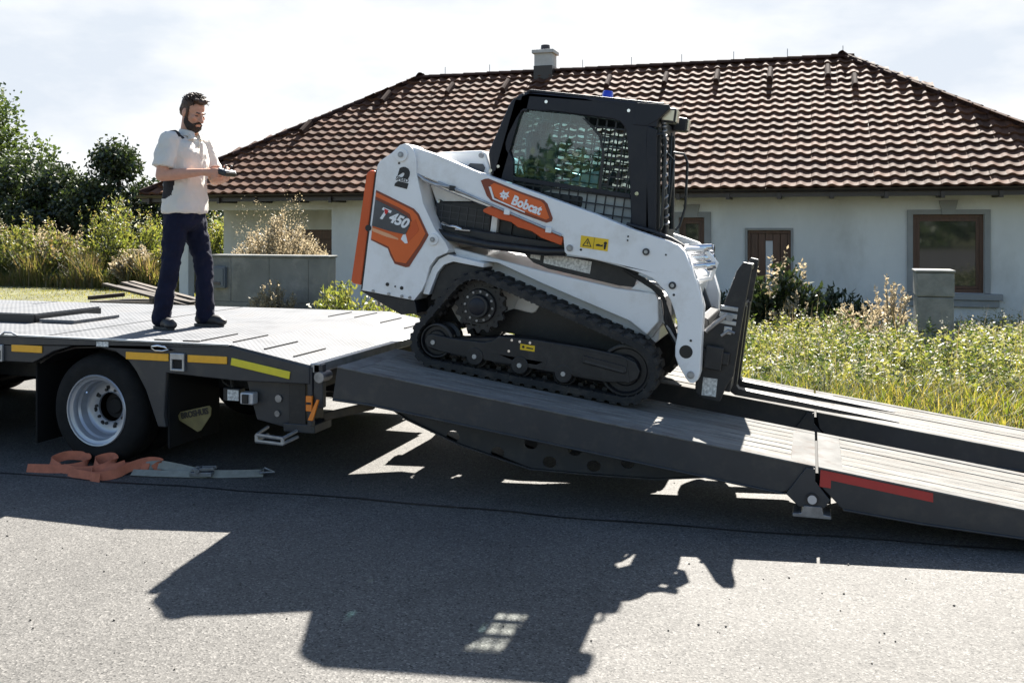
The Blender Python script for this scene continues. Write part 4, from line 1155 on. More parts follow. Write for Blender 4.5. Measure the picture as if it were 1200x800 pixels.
# ------------------------------------------------------------------ the man
class Blob(MB):
    def ell(self, c, r, q=None, n=12):
        vs, fs = [], []
        for i in range(n + 1):
            th = math.pi * i / n
            for j in range(2 * n):
                ph = math.pi * j / n
                p = Vector((math.sin(th) * math.cos(ph) * r[0], math.sin(th) * math.sin(ph) * r[1], math.cos(th) * r[2]))
                if q is not None: p = q @ p
                vs.append(p + Vector(c))
        w = 2 * n
        for i in range(n):
            for j in range(w):
                fs.append((i * w + j, (i + 1) * w + j, (i + 1) * w + (j + 1) % w, i * w + (j + 1) % w))
        bm = bmesh.new()
        vv = [bm.verts.new(v) for v in vs]
        for f in fs: bm.faces.new([vv[k] for k in f])
        bmesh.ops.remove_doubles(bm, verts=bm.verts, dist=1e-5)
        bmesh.ops.dissolve_degenerate(bm, dist=1e-6, edges=bm.edges)
        bm.verts.index_update()
        self.raw([v.co.copy() for v in bm.verts], [tuple(v.index for v in f.verts) for f in bm.faces]); bm.free()
        return self
    def cap(self, p0, p1, r0, r1=None, n=10):
        r1 = r0 if r1 is None else r1
        p0, p1 = Vector(p0), Vector(p1)
        self.cyl(p0, p1, r0, r1, 2 * n)
        self.ell(p0, (r0 * .999,) * 3, n=n); self.ell(p1, (r1 * .999,) * 3, n=n)
        return self
    def chain(self, pts, rs, n=10):
        for i in range(len(pts) - 1): self.cap(pts[i], pts[i + 1], rs[i], rs[i + 1], n)
        return self
    def tors(self, rings, n=28):
        """closed loft of elliptical rings (x, y, z, rx, ry, power)"""
        vs, fs = [], []
        for (x, y, z, rx, ry) in rings:
            for j in range(n):
                a = 2 * math.pi * j / n
                c, s = math.cos(a), math.sin(a)
                k = .82
                vs.append((x + rx * math.copysign(abs(c) ** k, c), y + ry * math.copysign(abs(s) ** k, s), z))
        for i in range(len(rings) - 1):
            for j in range(n): fs.append((i * n + j, i * n + (j + 1) % n, (i + 1) * n + (j + 1) % n, (i + 1) * n + j))
        fs += [tuple(range(n - 1, -1, -1)), tuple(range((len(rings) - 1) * n, len(rings) * n))]
        return self.raw(vs, fs)
    def finish(self, name, mats, parent, vox, it=6, disp=None):
        o = self.build(name, mats, parent)
        r_ = o.modifiers.new('r', 'REMESH'); r_.mode = 'VOXEL'; r_.voxel_size = vox; r_.use_smooth_shade = True
        s_ = o.modifiers.new('s', 'SMOOTH'); s_.factor = .5; s_.iterations = it
        if disp:
            for size, stg in disp:
                tx = bpy.data.textures.new(name, 'CLOUDS'); tx.noise_scale = size; tx.noise_depth = 2
                d = o.modifiers.new('d', 'DISPLACE'); d.texture = tx; d.strength = stg; d.mid_level = .5; d.texture_coords = 'LOCAL'
        bake(o)
        o.data.materials.clear()
        for mm in (mats if isinstance(mats, (list, tuple)) else [mats]): o.data.materials.append(mm)
        o.data.polygons.foreach_set('use_smooth', [True] * len(o.data.polygons))
        return o

man = thing('person', 'bearded man in cream polo shirt and navy trousers standing on the trailer deck', 'person', (-4.60, 6.20, ZD + .003))
HC = Vector((.075, -.005, 1.655)); HQ = (Matrix.Rotation(R(-14), 3, 'Z') @ Matrix.Rotation(R(24), 3, 'Y'))
def hp(x, y, z): return HC + HQ @ Vector((x, y, z))
RSH, REL, RWR = Vector((-.005, -.195, 1.425)), Vector((-.015, -.265, 1.155)), Vector((.235, -.125, 1.185))
LSH, LEL, LWR = Vector((.015, .195, 1.425)), Vector((.07, .275, 1.15)), Vector((.285, .115, 1.15))
b = Blob()
b.tors([(-.005, 0, .93, .10, .15), (0, 0, 1.05, .095, .14), (0, 0, 1.2, .105, .15), (0, 0, 1.33, .11, .165), (-.005, 0, 1.42, .09, .15), (-.005, 0, 1.46, .05, .07)])
b.cap((-.012, 0, 1.42), (.02, 0, 1.50), .062, .056); b.cap((.02, 0, 1.50), hp(-.02, 0, -.03), .056, .058)
b.ell(hp(-.012, 0, .032), (.096, .074, .088), HQ); b.ell(hp(.03, 0, -.035), (.066, .060, .082), HQ); b.ell(hp(.058, 0, -.095), (.036, .040, .030), HQ)
b.ell(hp(.03, 0, -.085), (.055, .056, .035), HQ)
b.cap(hp(.096, 0, .006), hp(.122, 0, -.034), .008, .0145, 8); b.ell(hp(.104, .012, -.036), (.012, .009, .008), HQ, 8); b.ell(hp(.104, -.012, -.036), (.012, .009, .008), HQ, 8)
b.cap(hp(.083, -.034, .018), hp(.088, 0, .016), .009, .010, 8); b.cap(hp(.083, .034, .018), hp(.088, 0, .016), .009, .010, 8); b.cap(hp(.094, -.020, -.066), hp(.094, .020, -.066), .008, .008, 8); b.cap(hp(.092, -.016, -.078), hp(.092, .016, -.078), .008, .008, 8)
for s in (-1, 1):
    b.ell(hp(-.008, .075 * s, -.012), (.024, .012, .034), HQ, 8); b.ell(hp(.066, .040 * s, -.022), (.026, .02, .022), HQ, 8)
for sh, el, wr in ((RSH, REL, RWR), (LSH, LEL, LWR)):
    mid = (el + wr) / 2
    b.chain([sh, (sh + el) / 2, el], [.056, .050, .042]); b.chain([el, el * .65 + wr * .35, wr], [.042, .044, .028])
CT = Vector((.375, -.01, 1.185))
def hand(wr, side):
    # palm from the wrist towards the controller edge, four curled fingers and a thumb
    tgt = CT + Vector((-.035, side * .062, -.005))
    d = (tgt - wr).normalized()
    pc = wr + d * .055
    b.chain([wr, pc, wr + d * .085], [.026, .032, .030], 8)
    up = Vector((0, 0, 1)); inw = Vector((0, -side, 0))
    for i in range(4):
        k = wr + d * .088 + up * (.026 - .019 * i) + inw * (-.018)
        l_ = (.042, .048, .045, .036)[i]
        p1 = k + d * l_ * .8 + inw * .006
        p2 = p1 + d * l_ * .35 + inw * l_ * .62
        p3 = p2 - d * l_ * .18 + inw * l_ * .5
        b.chain([k, p1, p2, p3], [.0105, .0095, .0088, .0075], 6)
    t0 = wr + d * .035 + up * .022 + inw * .018
    t1 = t0 + d * .035 + up * .024 + inw * .012; t2 = t1 + d * .034 + up * .004 + inw * .012
    b.chain([t0, t1, t2], [.014, .0115, .0095], 6)
hand(RWR, -1); hand(LWR, 1)
b.chain([(-.01, -.09, .93), (-.03, -.125, .5), (-.11, -.145, .10)], [.075, .05, .035]); b.chain([(0, .09, .93), (.075, .115, .5), (.09, .125, .10)], [.075, .05, .035])
body = b.finish('body', SKIN, man, .0055, 3)
# shirt
b = Blob()
b.tors([(-.005, 0, .875, .145, .195), (-.003, 0, .90, .148, .197), (0, 0, 1.0, .138, .182), (0, 0, 1.12, .135, .178), (.004, 0, 1.25, .142, .188), (.004, 0, 1.34, .140, .196), (-.002, 0, 1.41, .118, .192), (-.008, 0, 1.455, .088, .135), (-.005, 0, 1.482, .068, .082)])
for sh, el, sd in ((RSH, REL, -1), (LSH, LEL, 1)):
    e_ = sh.lerp(el, .78)
    b.ell(sh, (.078, .070, .072)); b.cyl(sh, e_, .074, .083, 20); b.cap(sh + Vector((0, -.05 * sd, .012)), sh, .07, .07)
shirt = b.finish('polo_shirt', [SHIRT, SHIRTBLACK], man, .009, 4, [(.11, .026), (.045, .012)])
for p in shirt.data.polygons:
    c = p.center
    if (c.x < .03 + .25 * (c.z - 1.1) and .985 + .5 * max(0, c.x + .05) < c.z < 1.20 and abs(c.y) < .215 and (abs(c.y) > .11 or c.x > 0)) or (c.z > 1.425 and .095 < abs(c.y) < .165 and c.x < .06): p.material_index = 1
m = MB()
ring = []
for i in range(19):
    a = R(22) + i * R(316) / 18
    ring.append((.016 + .076 * math.cos(a) + .018, .078 * math.sin(a), 1.494 + .012 * -math.cos(a)))
m.ribbon(ring, [Vector((.45 * math.cos(R(22) + i * R(316) / 18), .45 * math.sin(R(22) + i * R(316) / 18), -1)) for i in range(19)], .05, .006)
m.prism([(.085, 1.49), (.125, 1.445), (.075, 1.435)], -.075, -.03); m.prism([(.085, 1.49), (.125, 1.445), (.075, 1.435)], .03, .075)
m.build('collar', SHIRT, man, smooth=50)
m = MB(); m.box(.138, .150, -.016, .016, 1.29, 1.42); m.build('placket', SHIRT, man, bevel=.003)
for z in (1.31, 1.36, 1.405):
    m = MB(); m.cyl((.149, 0, z), (.153, 0, z), .006, n=8); m.build('button', SILVER, man)
# trousers
b = Blob()
b.tors([(-.004, 0, .93, .122, .168), (-.004, 0, .86, .128, .175), (-.008, 0, .79, .125, .172), (-.012, 0, .745, .10, .15)])
b.chain([(-.012, -.09, .84), (-.022, -.105, .70), (-.035, -.128, .50), (-.085, -.142, .22), (-.108, -.146, .075)], [.096, .088, .070, .068, .068])
b.chain([(0, .09, .84), (.03, .10, .70), (.078, .118, .50), (.088, .124, .22), (.090, .126, .075)], [.096, .088, .070, .068, .068])
b.finish('trousers', TROUSERS, man, .010, 5, [(.065, .030), (.18, .018)])
# shoes
for x, y, a in ((-.095, -.147, -24), (.10, .126, 4)):
    b = Blob(); q = Matrix.Rotation(R(a), 3, 'Z')
    P_ = lambda px, py, pz: Vector((x, y, 0)) + q @ Vector((px, py, pz))
    b.cap(P_(-.055, 0, .055), P_(.01, 0, .065), .042, .045); b.ell(P_(.06, 0, .048), (.10, .046, .042), q); b.ell(P_(.12, 0, .036), (.055, .045, .034), q); b.cap(P_(-.03, 0, .09), P_(-.025, 0, .12), .046, .048)
    sh = b.finish('shoe', SHOE, man, .007, 4)
    m = MB(); sole = [(.168 * .5 + .095 * math.cos(t_) * 1.0 - .03 if math.cos(t_) > 0 else -.045 + .055 * math.cos(t_), .047 * math.sin(t_)) for t_ in np.linspace(0, 2 * math.pi, 22, endpoint=False)]
    sole = [tuple((Vector((x, y, 0)) + q @ Vector((p[0] * 1.03, p[1] * .93, 0)))[:2]) for p in sole]
    m.prism(sole, .0, .019, axis='z'); m.build('sole', SOLE, sh, bevel=.004)
# hair, beard
b = Blob()
b.ell(hp(-.026, 0, .050), (.092, .082, .086), HQ); b.ell(hp(-.065, 0, .0), (.050, .070, .070), HQ); b.ell(hp(.035, .0, .108), (.055, .060, .026), HQ); b.ell(hp(.066, -.004, .102), (.026, .044, .020), HQ)
for i in range(40):
    y = rnd.uniform(-.062, .062); x = rnd.uniform(-.05, .060)
    b.cap(hp(x - .02, y, .105 + rnd.uniform(-.012, .008) - .2 * max(0, -x)), hp(x + .028, y * 1.1 + rnd.uniform(-.01, .01), .118 + rnd.uniform(-.012, .016)), .013, .006, 5)
for s in (-1, 1): b.cap(hp(.012, .070 * s, .03), hp(.020, .068 * s, -.035), .013, .010, 6)
b.finish('hair', HAIR, man, .0055, 2, [(.012, .010)])
hs = MB()
for i in range(420):
    th = rnd.uniform(0, 1.25) ; ph = rnd.uniform(0, 6.283)
    sx, sy, sz = math.sin(th) * math.cos(ph), math.sin(th) * math.sin(ph), math.cos(th)
    if sx > .62: continue
    p0 = Vector((-.022 + .092 * sx, .082 * sy, .052 + .086 * sz))
    fl = Vector((.030 + .02 * rnd.random(), .012 * rnd.uniform(-1, 1) + .01 * sy, .012 * rnd.uniform(-.4, 1.2) - .02 * (1 - sz)))
    o1 = Vector((sx, sy, sz)) * .009
    hs.tube([hp(*(p0 - fl * .3)), hp(*(p0 + o1 + fl * .3)), hp(*(p0 + o1 * .7 + fl))], [.0042, .0034, .0008], 4, caps=False)
hs.build('hair_strand', HAIR, man, smooth=60, kind='stuff')
b = Blob()
for s in (-1, 1):
    b.chain([hp(.012, .067 * s, -.02), hp(.022, .060 * s, -.075), hp(.056, .040 * s, -.105), hp(.078, 0, -.117)], [.009, .021, .027, .026], 7); b.cap(hp(.030, .056 * s, -.075), hp(.066, .038 * s, -.088), .018, .018, 7)
    b.cap(hp(.100, .004 * s, -.054), hp(.086, .034 * s, -.072), .009, .009, 6); b.cap(hp(.086, .034 * s, -.072), hp(.078, .03 * s, -.10), .011, .014, 6)
b.cap(hp(.094, -.012, -.094), hp(.094, .012, -.094), .010, .010, 6); b.ell(hp(.05, 0, -.118), (.042, .046, .022), HQ)
b.finish('beard', BEARD, man, .005, 2, [(.010, .006)])
for s in (-1, 1):
    m = MB(); m.cyl(hp(.0835, .029 * s - .012, -.004), hp(.0835, .029 * s + .012, -.004), .0042, n=8); m.build('eye', BEARD, man)
    m = MB(); m.bar(hp(.0935, .012 * s, .019), hp(.084, .042 * s, .022), .007, .009); m.build('eyebrow', BEARD, man)
m = MB(); m.tube([(-.012 + .133 * math.cos(a), .178 * math.sin(a), .905) for a in np.linspace(0, 2 * math.pi, 33)], .010, 6); m.build('belt', SHIRTBLACK, man)
# remote control held in his hands
rc = thing('remote_control', 'small black and silver remote control held in both hands of the man', 'remote control', (-4.60 + CT.x, 6.20 + CT.y, ZD + .003 + CT.z), rot=(0, R(18), 0))
m = MB(); m.box(-.045, .045, -.075, .075, -.022, .016); m.build('housing', PLASTIC, rc, bevel=.012)
m = MB(); m.box(-.038, .038, -.066, .066, .0165, .024); m.build('control_panel', SILVER, rc, bevel=.004)
for y in (-.035, .035):
    m = MB(); m.cyl((0, y, .024), (.004, y, .052), .006, n=8); m.cyl((.004, y, .05), (.005, y, .06), .011, .008, n=10); m.build('joystick', PLASTIC, rc)
m = MB(); m.box(-.02, .015, -.013, .013, .0242, .0262); m.build('display', BDECAL, rc)

# ------------------------------------------------------------------ compact track loader (local x forward down the ramp, z up from the ramp)
OX, OZ = -1.8, .3865 + .142 * 1.8
ld = thing('compact_track_loader', 'white and orange compact track loader with black cab and pallet forks driving down the ramp', 'track loader', (OX, 6.6, OZ + .003), (0, RA, 0))

def pr(name, pts, y0, y1, mat, parent=None, bevel=.008, holes=(), **k):
    m = MB(); m.prism(pts, y0, y1, holes); return m.build(name, mat, parent or ld, bevel=bevel, **k)
def disc(name, x, z, y0, y1, r, mat, parent=None, n=20, bevel=0):
    m = MB(); m.cyl((x, y0, z), (x, y1, z), r, n=n); return m.build(name, mat, parent or ld, smooth=40, bevel=bevel)

# chassis
ch_ = [(-.74, .45), (-.70, .80), (-.36, .772), (.01, .738), (.50, .706), (.735, .706), (.80, .56), (.80, .40), (.62, .28), (-.60, .28)]
pr('chassis', ch_, -.385, .385, WHITE, bevel=.02)
pr('front_bracket', [(.73, .70), (.79, .69), (.83, .55), (.76, .42), (.70, .46)], -.46, .46, DULL, bevel=.008)
for s in (-1, 1):
    y = sorted((s * .388, s * .50))
    pr('chassis_shelf', [(-.70, .815), (-.36, .782), (.01, .748), (.50, .716), (.752, .722), (.775, .69), (.80, .545), (.735, .445), (.60, .52), (.0, .66), (-.36, .755), (-.62, .74)], y[0], y[1], WHITE, bevel=.012)
    pr('gusset', [(.585, .722), (.67, .815), (.762, .718)], *sorted((s * .43, s * .46)), WHITE, bevel=.004)
# rear body
pr('engine_bay', [(-1.245, .44), (-.70, .44), (-.70, .90), (-.46, .92), (-.46, 1.25), (-1.0, 1.34), (-1.245, 1.20)], -.40, .40, BLACK, bevel=.01)
rp = [(-1.255, .423), (-.859, .417), (-.810, .495), (-.79, .56), (-.775, .67), (-.735, .735), (-.664, .778), (-.655, .80), (-.685, .844), (-.771, .919), (-.883, 1.08), (-.962, 1.28), (-.985, 1.40), (-1.0, 1.43), (-1.035, 1.465), (-1.075, 1.475), (-1.115, 1.458), (-1.165, 1.40), (-1.245, 1.335), (-1.262, 1.30)]
panels = []
for s in (-1, 1):
    p = pr('side_panel', rp, *sorted((s * .40, s * .62)), WHITE, bevel=.014); panels.append(p)
    pr('seam_strip', [(-1.268, .43), (-1.254, .43), (-1.258, 1.27), (-1.272, 1.27)], *sorted((s * .40, s * .615)), BLACK, bevel=0)
tg_ = pr('tailgate', [(-1.352, .475), (-1.335, .455), (-1.272, .455), (-1.275, 1.262), (-1.32, 1.262), (-1.338, 1.24)], -.615, .615, ORANGE, bevel=.014)
for z in (1.04, .9):
    pr('rear_lamp', rect(-1.36, -1.335, z - .06, z + .06), -.55, -.40, AMBERLAMP, tg_, bevel=.006)
disc('hinge', -1.268, .86, -.628, -.60, .022, BLACK, tg_)
pr('tow_frame', [(-1.30, .36), (-1.22, .425), (-.62, .44), (-.55, .25), (-.75, .23), (-1.0, .30)], -.38, .38, BLACK, bevel=.01)
pr('skid_plate', [(-1.29, .418), (-.86, .413), (-.83, .33), (-.95, .30), (-1.2, .385)], -.60, .60, BLACK, bevel=.006)
near = panels[0]
YP = -.6205
hexo = [(-1.246, 1.13), (-1.10, 1.087), (-.945, 1.04), (-.905, 1.01), (-.812, .876), (-.85, .79), (-.925, .640), (-.949, .633), (-1.035, .644), (-1.075, .695), (-1.101, .741), (-1.237, .78)]
def shrink(P, k):
    cx = sum(p[0] for p in P) / len(P); cz = sum(p[1] for p in P) / len(P)
    return [(cx + (p[0] - cx) * k, cz + (p[1] - cz) * k) for p in P]
dc = pr('orange_panel', hexo, YP - .004, YP, RUST, near, bevel=.002)
pr('panel_face', [(-1.244, 1.115), (-1.10, 1.073), (-.952, 1.028), (-.915, 1.0), (-.835, .884), (-.870, .80), (-.95, .66), (-1.03, .66), (-1.07, .715), (-1.095, .755), (-1.235, .79)], YP - .007, YP - .0042, ORANGE2, dc, bevel=.002)
pr('rust_facet', [(-1.242, 1.085), (-1.05, 1.03), (-.97, 1.0), (-.945, .95), (-.965, .955), (-1.0, .992), (-1.07, 1.015), (-1.242, 1.068)], YP - .009, YP - .0072, RUST, dc, bevel=0)  # dark rust stroke printed on the decal
pr('facet', [(-.94, .955), (-.92, .97), (-.885, .90), (-.955, .80), (-.99, .835), (-.965, .86)], YP - .0085, YP - .0072, ORANGE, dc, bevel=0)
pr('white_facet', [(-1.0, .85), (-.98, .862), (-.955, .80), (-.975, .795), (-1.01, .82)], YP - .0095, YP - .0087, WDECAL, dc, bevel=0)  # small white stroke printed on the decal
pr('facet', [(-1.237, .868), (-1.10, .842), (-1.03, .822), (-1.03, .812), (-1.12, .82), (-1.237, .845)], YP - .0095, YP - .0072, M('peach_decal', (.75, .38, .2), .4), dc, bevel=0)
bd = pr('badge', [(-1.240, 1.066), (-1.08, 1.018), (-.985, .985), (-.958, .945), (-.956, .92), (-.981, .856), (-1.10, .862), (-1.239, .880)], YP - .013, YP - .0095, GREYDECAL, dc, bevel=.003)
text('lettering', '450', .098, WDECAL, bd, (-1.045, YP - .0140, .944), (R(90), R(14), 0), .0008, shear=.25, fat=.004, sx=.98)
text('lettering', 'T', .105, WDECAL, bd, (-1.165, YP - .0140, .972), (R(90), R(14), 0), .0008, shear=.25, fat=.005, sx=1.0)
pr('red_mark', [(-1.16, 1.012), (-1.125, 1.003), (-1.14, .972), (-1.152, .978)], YP - .0152, YP - .0149, RDECAL, bd, bevel=0)
text('two_speed_mark', '2', .175, BDECAL, near, (-1.058, YP - .0012, 1.235), (R(90), R(6), 0), .0008, fat=.012, sx=.98, shear=.06)
b_ = pr('mark_band', [(-1.125, 1.244), (-.998, 1.232), (-.998, 1.205), (-1.125, 1.217)], YP - .0030, YP - .0021, WHITE, near, bevel=0)
text('lettering', 'SPEED', .036, BDECAL, near, (-1.06, YP - .0040, 1.226), (R(90), R(6), 0), .0005, fat=.001)
for x, z, r in ((-1.09, 1.395, .048), (-.775, .852, .040)):
    d_ = disc('pivot_boss', x, z, YP - .014, YP, r, WHITE, near, 28, .004); disc('pin', x, z, YP - .022, YP - .0142, r * .42, DULL, d_, 16)
    disc('pin_core', x, z, YP - .024, YP - .0222, r * .2, GALV, d_, 10)
for x, z, r in ((-1.07, .495, .013), (-1.01, .49, .006), (-.96, .487, .013), (-1.1, 1.335, .008)): disc('hole', x, z, YP - .003, YP + .001, r, BDECAL, near, 12)
for x in (-1.17, -1.05, -.95, -.89): disc('bolt', x, .432, YP - .008, YP, .011, DULL, near, 8)
# hood and rear deck
pr('hood', [(-.99, 1.30), (-.96, 1.43), (-.90, 1.452), (-.60, 1.500), (-.56, 1.49), (-.525, 1.42), (-.49, 1.33), (-.49, 1.25), (-.95, 1.25)], -.41, .41, WHITE, bevel=.018)
pr('hood_label', [(-.675, 1.345), (-.555, 1.345), (-.545, 1.385), (-.565, 1.408), (-.66, 1.402), (-.68, 1.375)], -.418, -.411, GREYDECAL, bevel=.003)
disc('bolt', -.585, 1.465, -.424, -.411, .018, DULL)
pr('side_cover', [(-.96, 1.30), (-.50, 1.245), (-.46, 1.16), (-.84, 1.11), (-.80, .90), (-.78, .95), (-.92, 1.20)], -.43, -.40, WHITE, bevel=.004)
# grille
gr = pr('side_grille', [(-.855, 1.115), (-.835, 1.125), (-.80, 1.105), (-.49, 1.150), (-.445, 1.16), (-.435, .905), (-.82, .868)], -.462, -.42, BLACK, bevel=.006)
m = MB()
for i in range(6): m.box(-.80 + i * .062, -.796 + i * .062, -.468, -.463, .90, 1.10)
for i in range(5): m.box(-.82, -.45, -.468, -.4632, .91 + i * .045, .914 + i * .045)
m.build('grille_wire', WIRE, gr)
disc('bolt', -.835, 1.11, -.472, -.462, .012, CHROME, gr, 8)
pr('grille_post', [(-.428, .92), (-.385, .92), (-.390, 1.12), (-.432, 1.15)], -.47, -.40, WHITE, bevel=.004)
pr('frame_cavity', [(-.38, .92), (.14, .92), (.14, 1.06), (-.38, 1.16)], -.43, -.38, BLACK, bevel=.004)
for x in (-.30, -.12, .05): pr('bay_rib', rect(x - .015, x + .015, .93, 1.07), -.445, -.4302, BLACK, bevel=.003)
tb = MB(); tb.tube([(-.80, -.54, .90), (-.72, -.545, .885), (-.40, -.545, .868), (0, -.545, .884), (.14, -.545, .905)], .030, 10); tb.tube([(-.76, -.50, .945), (.12, -.50, .930)], .020, 8); tb.build('lift_link', BLACK, ld, smooth=60)
pr('link_bar', [(-.775, .95), (-.72, .865), (.12, .885), (.135, .955)], -.52, -.475, BLACK, bevel=.008)
m = MB(); m.tube([(-.77, -.51, .965), (-.71, -.53, .95), (-.66, -.53, .955), (-.62, -.52, .945)], .012, 6); m.tube([(-.66, -.53, .935), (-.55, -.53, .94)], .009, 6); m.build('hydraulic_fitting', CHROME, ld, smooth=60)
# black plate with warning label under the arm
pr('under_arm_plate', [(-.20, .858), (.30, .875), (.62, .84), (.60, .735), (.50, .730), (.01, .765), (-.10, .79)], -.45, -.42, BLACK, bevel=.004)
lb = pr('warning_label', [(-.03, .870), (.30, .858), (.298, .776), (-.028, .798)], -.4535, -.4505, LABEL, bevel=0)
pr('warning_label', [(-.125, .862), (-.055, .86), (-.055, .815), (-.125, .82)], -.4535, -.4505, LABEL, bevel=0)

# lift arms
arm = [(-1.10, 1.462), (-1.05, 1.466), (-1.0, 1.456), (-.84, 1.427), (-.527, 1.348), (.326, 1.176), (.559, 1.116), (.757, 1.079), (.870, 1.056), (.915, 1.020), (1.004, .866), (1.055, .755), (1.078, .70), (1.10, .433), (1.115, .285), (1.108, .24), (1.085, .212), (1.058, .212), (1.035, .232), (.972, .312), (.946, .36), (.939, .42), (.941, .50), (.932, .57), (.901, .643), (.868, .705), (.82, .762), (.739, .822), (.636, .849), (.492, .873), (.292, .887), (.160, .889), (.142, .905), (.120, 1.0), (-.43, 1.142), (-.78, 1.236), (-.985, 1.285), (-1.09, 1.33), (-1.12, 1.40)]
arms = []
for s in (-1, 1):
    a = pr('lift_arm', arm, *sorted((s * .475, s * .60)), WHITE, bevel=.012); arms.append(a)
    ya = s * .601; yo = s * .612
    for x, z, r, mt in ((.673, .985, .023, TRAILER), (.868, .80, .024, TRAILER), (1.01, .40, .042, BDECAL), (1.060, .262, .024, DULL), (.175, .935, .022, DULL)):
        o = disc('pin', x, z, ya - s * .002, yo if mt is not BDECAL else ya + s * .002, r, mt, a, 20, .003)
        if mt is not BDECAL: disc('pin_core', x, z, yo, yo + s * .004, r * .5, GALV, o, 12)
    for x, z in ((.545, 1.065), (.545, 1.04), (.80, .985), (1.03, .475), (.885, .742), (.25, .935)): disc('bolt_hole', x, z, ya - s * .001, ya + s * .0025, .008 if z < .98 else .006, BDECAL, a, 10)
    m = MB(); m.tube([(.93, s * .59, .43), (.945, s * .6, .37)], .004, 5)
    # cylinder and orange guard
    m = MB(); m.cyl((-1.0, s * .535, 1.262), (-.36, s * .545, 1.115), .016, n=12); m.build('cylinder_rod', CHROME, ld, smooth=40)
    m = MB(); m.tube([(-.80, s * .612, 1.243), (-.66, s * .612, 1.21), (.11, s * .612, 1.008)], .0085, 8); m.tube([(-.98, s * .59, 1.285), (-.90, s * .612, 1.245), (-.82, s * .618, 1.225), (-.72, s * .615, 1.222)], .011, 8); m.build('hydraulic_line', GALV, a, smooth=60)
    for x in (-.69, -.28, .02): 
        z_ = 1.243 - (x + .80) * .258
        m = MB(); m.box(x - .02, x + .02, *sorted((s * .602, s * .624)), z_ - .018, z_ + .018); m.build('line_clamp', BLACK if x < -.5 else WHITE, a, bevel=.003)
    pr('orange_guard', [(-.458, 1.103), (-.415, 1.131), (-.36, 1.12), (.118, .996), (.113, .943), (-.03, .972), (-.10, 1.005), (-.20, 1.018), (-.25, 1.045), (-.34, 1.055), (-.455, 1.085)], *sorted((s * .55, s * .595)), ORANGE, bevel=.006)
na = arms[0]; YA = -.6005
do = pr('name_panel', [(-.498, 1.292), (-.47, 1.308), (-.446, 1.313), (-.21, 1.255), (-.045, 1.222), (-.015, 1.200), (.034, 1.112), (.03, 1.09), (-.005, 1.075), (-.18, 1.110), (-.407, 1.168), (-.441, 1.196)], YA - .004, YA, RUST, na, bevel=.002)
pr('panel_face', [(-.425, 1.27), (-.40, 1.289), (-.21, 1.243), (-.06, 1.212), (-.035, 1.195), (.012, 1.11), (-.01, 1.095), (-.15, 1.125), (-.33, 1.175), (-.385, 1.20)], YA - .007, YA - .0042, ORANGE2, do, bevel=.002)
pr('white_stroke', [(-.435, 1.258), (-.420, 1.262), (-.385, 1.188), (-.16, 1.128), (-.16, 1.120), (-.395, 1.180)], YA - .0075, YA - .0044, WDECAL, do, bevel=0)
text('lettering', 'Bobcat', .088, WDECAL, do, (-.155, YA - .0082, 1.170), (R(90), R(12.5), 0), .0008, fat=.0035, sx=.86, shear=.06)
# cat head emblem: face, ears, dark eyes
em = MB(); th_ = R(-12.5)
def er(P, cx, cz, k): return [(cx + k * (p[0] * math.cos(th_) - p[1] * math.sin(th_)), cz + k * (p[0] * math.sin(th_) + p[1] * math.cos(th_))) for p in P]
em.prism(er([(-.5, .45), (-.42, .95), (-.15, .6), (.2, .62), (.62, 1.0), (.55, .4), (.95, .15), (.55, .0), (.62, -.4), (.25, -.28), (.1, -.75), (-.12, -.35), (-.6, -.45), (-.5, -.05), (-.9, .1)], -.318, 1.212, .040), YA - .0092, YA - .0072)
em.build('cat_emblem', WDECAL, do)
em = MB()
for c in (-.2, .28): em.prism(er([(c - .16, .25), (c + .05, .12), (c + .16, .28), (c + .1, .05), (c - .1, .1)], -.318, 1.212, .040), YA - .0100, YA - .0093)
em.build('emblem_eyes', RUST, do)
yl = pr('warning_sticker', [(.238, 1.028), (.422, 1.028), (.426, .950), (.242, .950)], YA - .003, YA, YELLOW, na, bevel=.001)
def strip_ring(P, k):  # thin outline polygon
    return P, [tuple(p) for p in shrink(P, k)]
tri = [(.255, .962), (.318, .962), (.2865, 1.018)]
m = MB(); m.prism(tri, YA - .0045, YA - .0032, [shrink(tri, .72)]); m.prism([(.286, 1.0), (.295, .985), (.288, .985), (.293, .970), (.279, .987), (.286, .988)], YA - .0045, YA - .0032)
m.prism([(.345, .985), (.362, .99), (.376, .984), (.39, .99), (.39, .976), (.345, .974)], YA - .0045, YA - .0032); m.cyl((.405, YA - .0032, 1.0), (.405, YA - .0045, 1.0), .011, n=10); m.prism([(.396, .99), (.414, .99), (.41, .96), (.40, .96)], YA - .0045, YA - .0032)
m.prism(rect(.3285, .3305, .951, 1.027), YA - .0045, YA - .0032)
m.build('pictogram', BDECAL, yl)
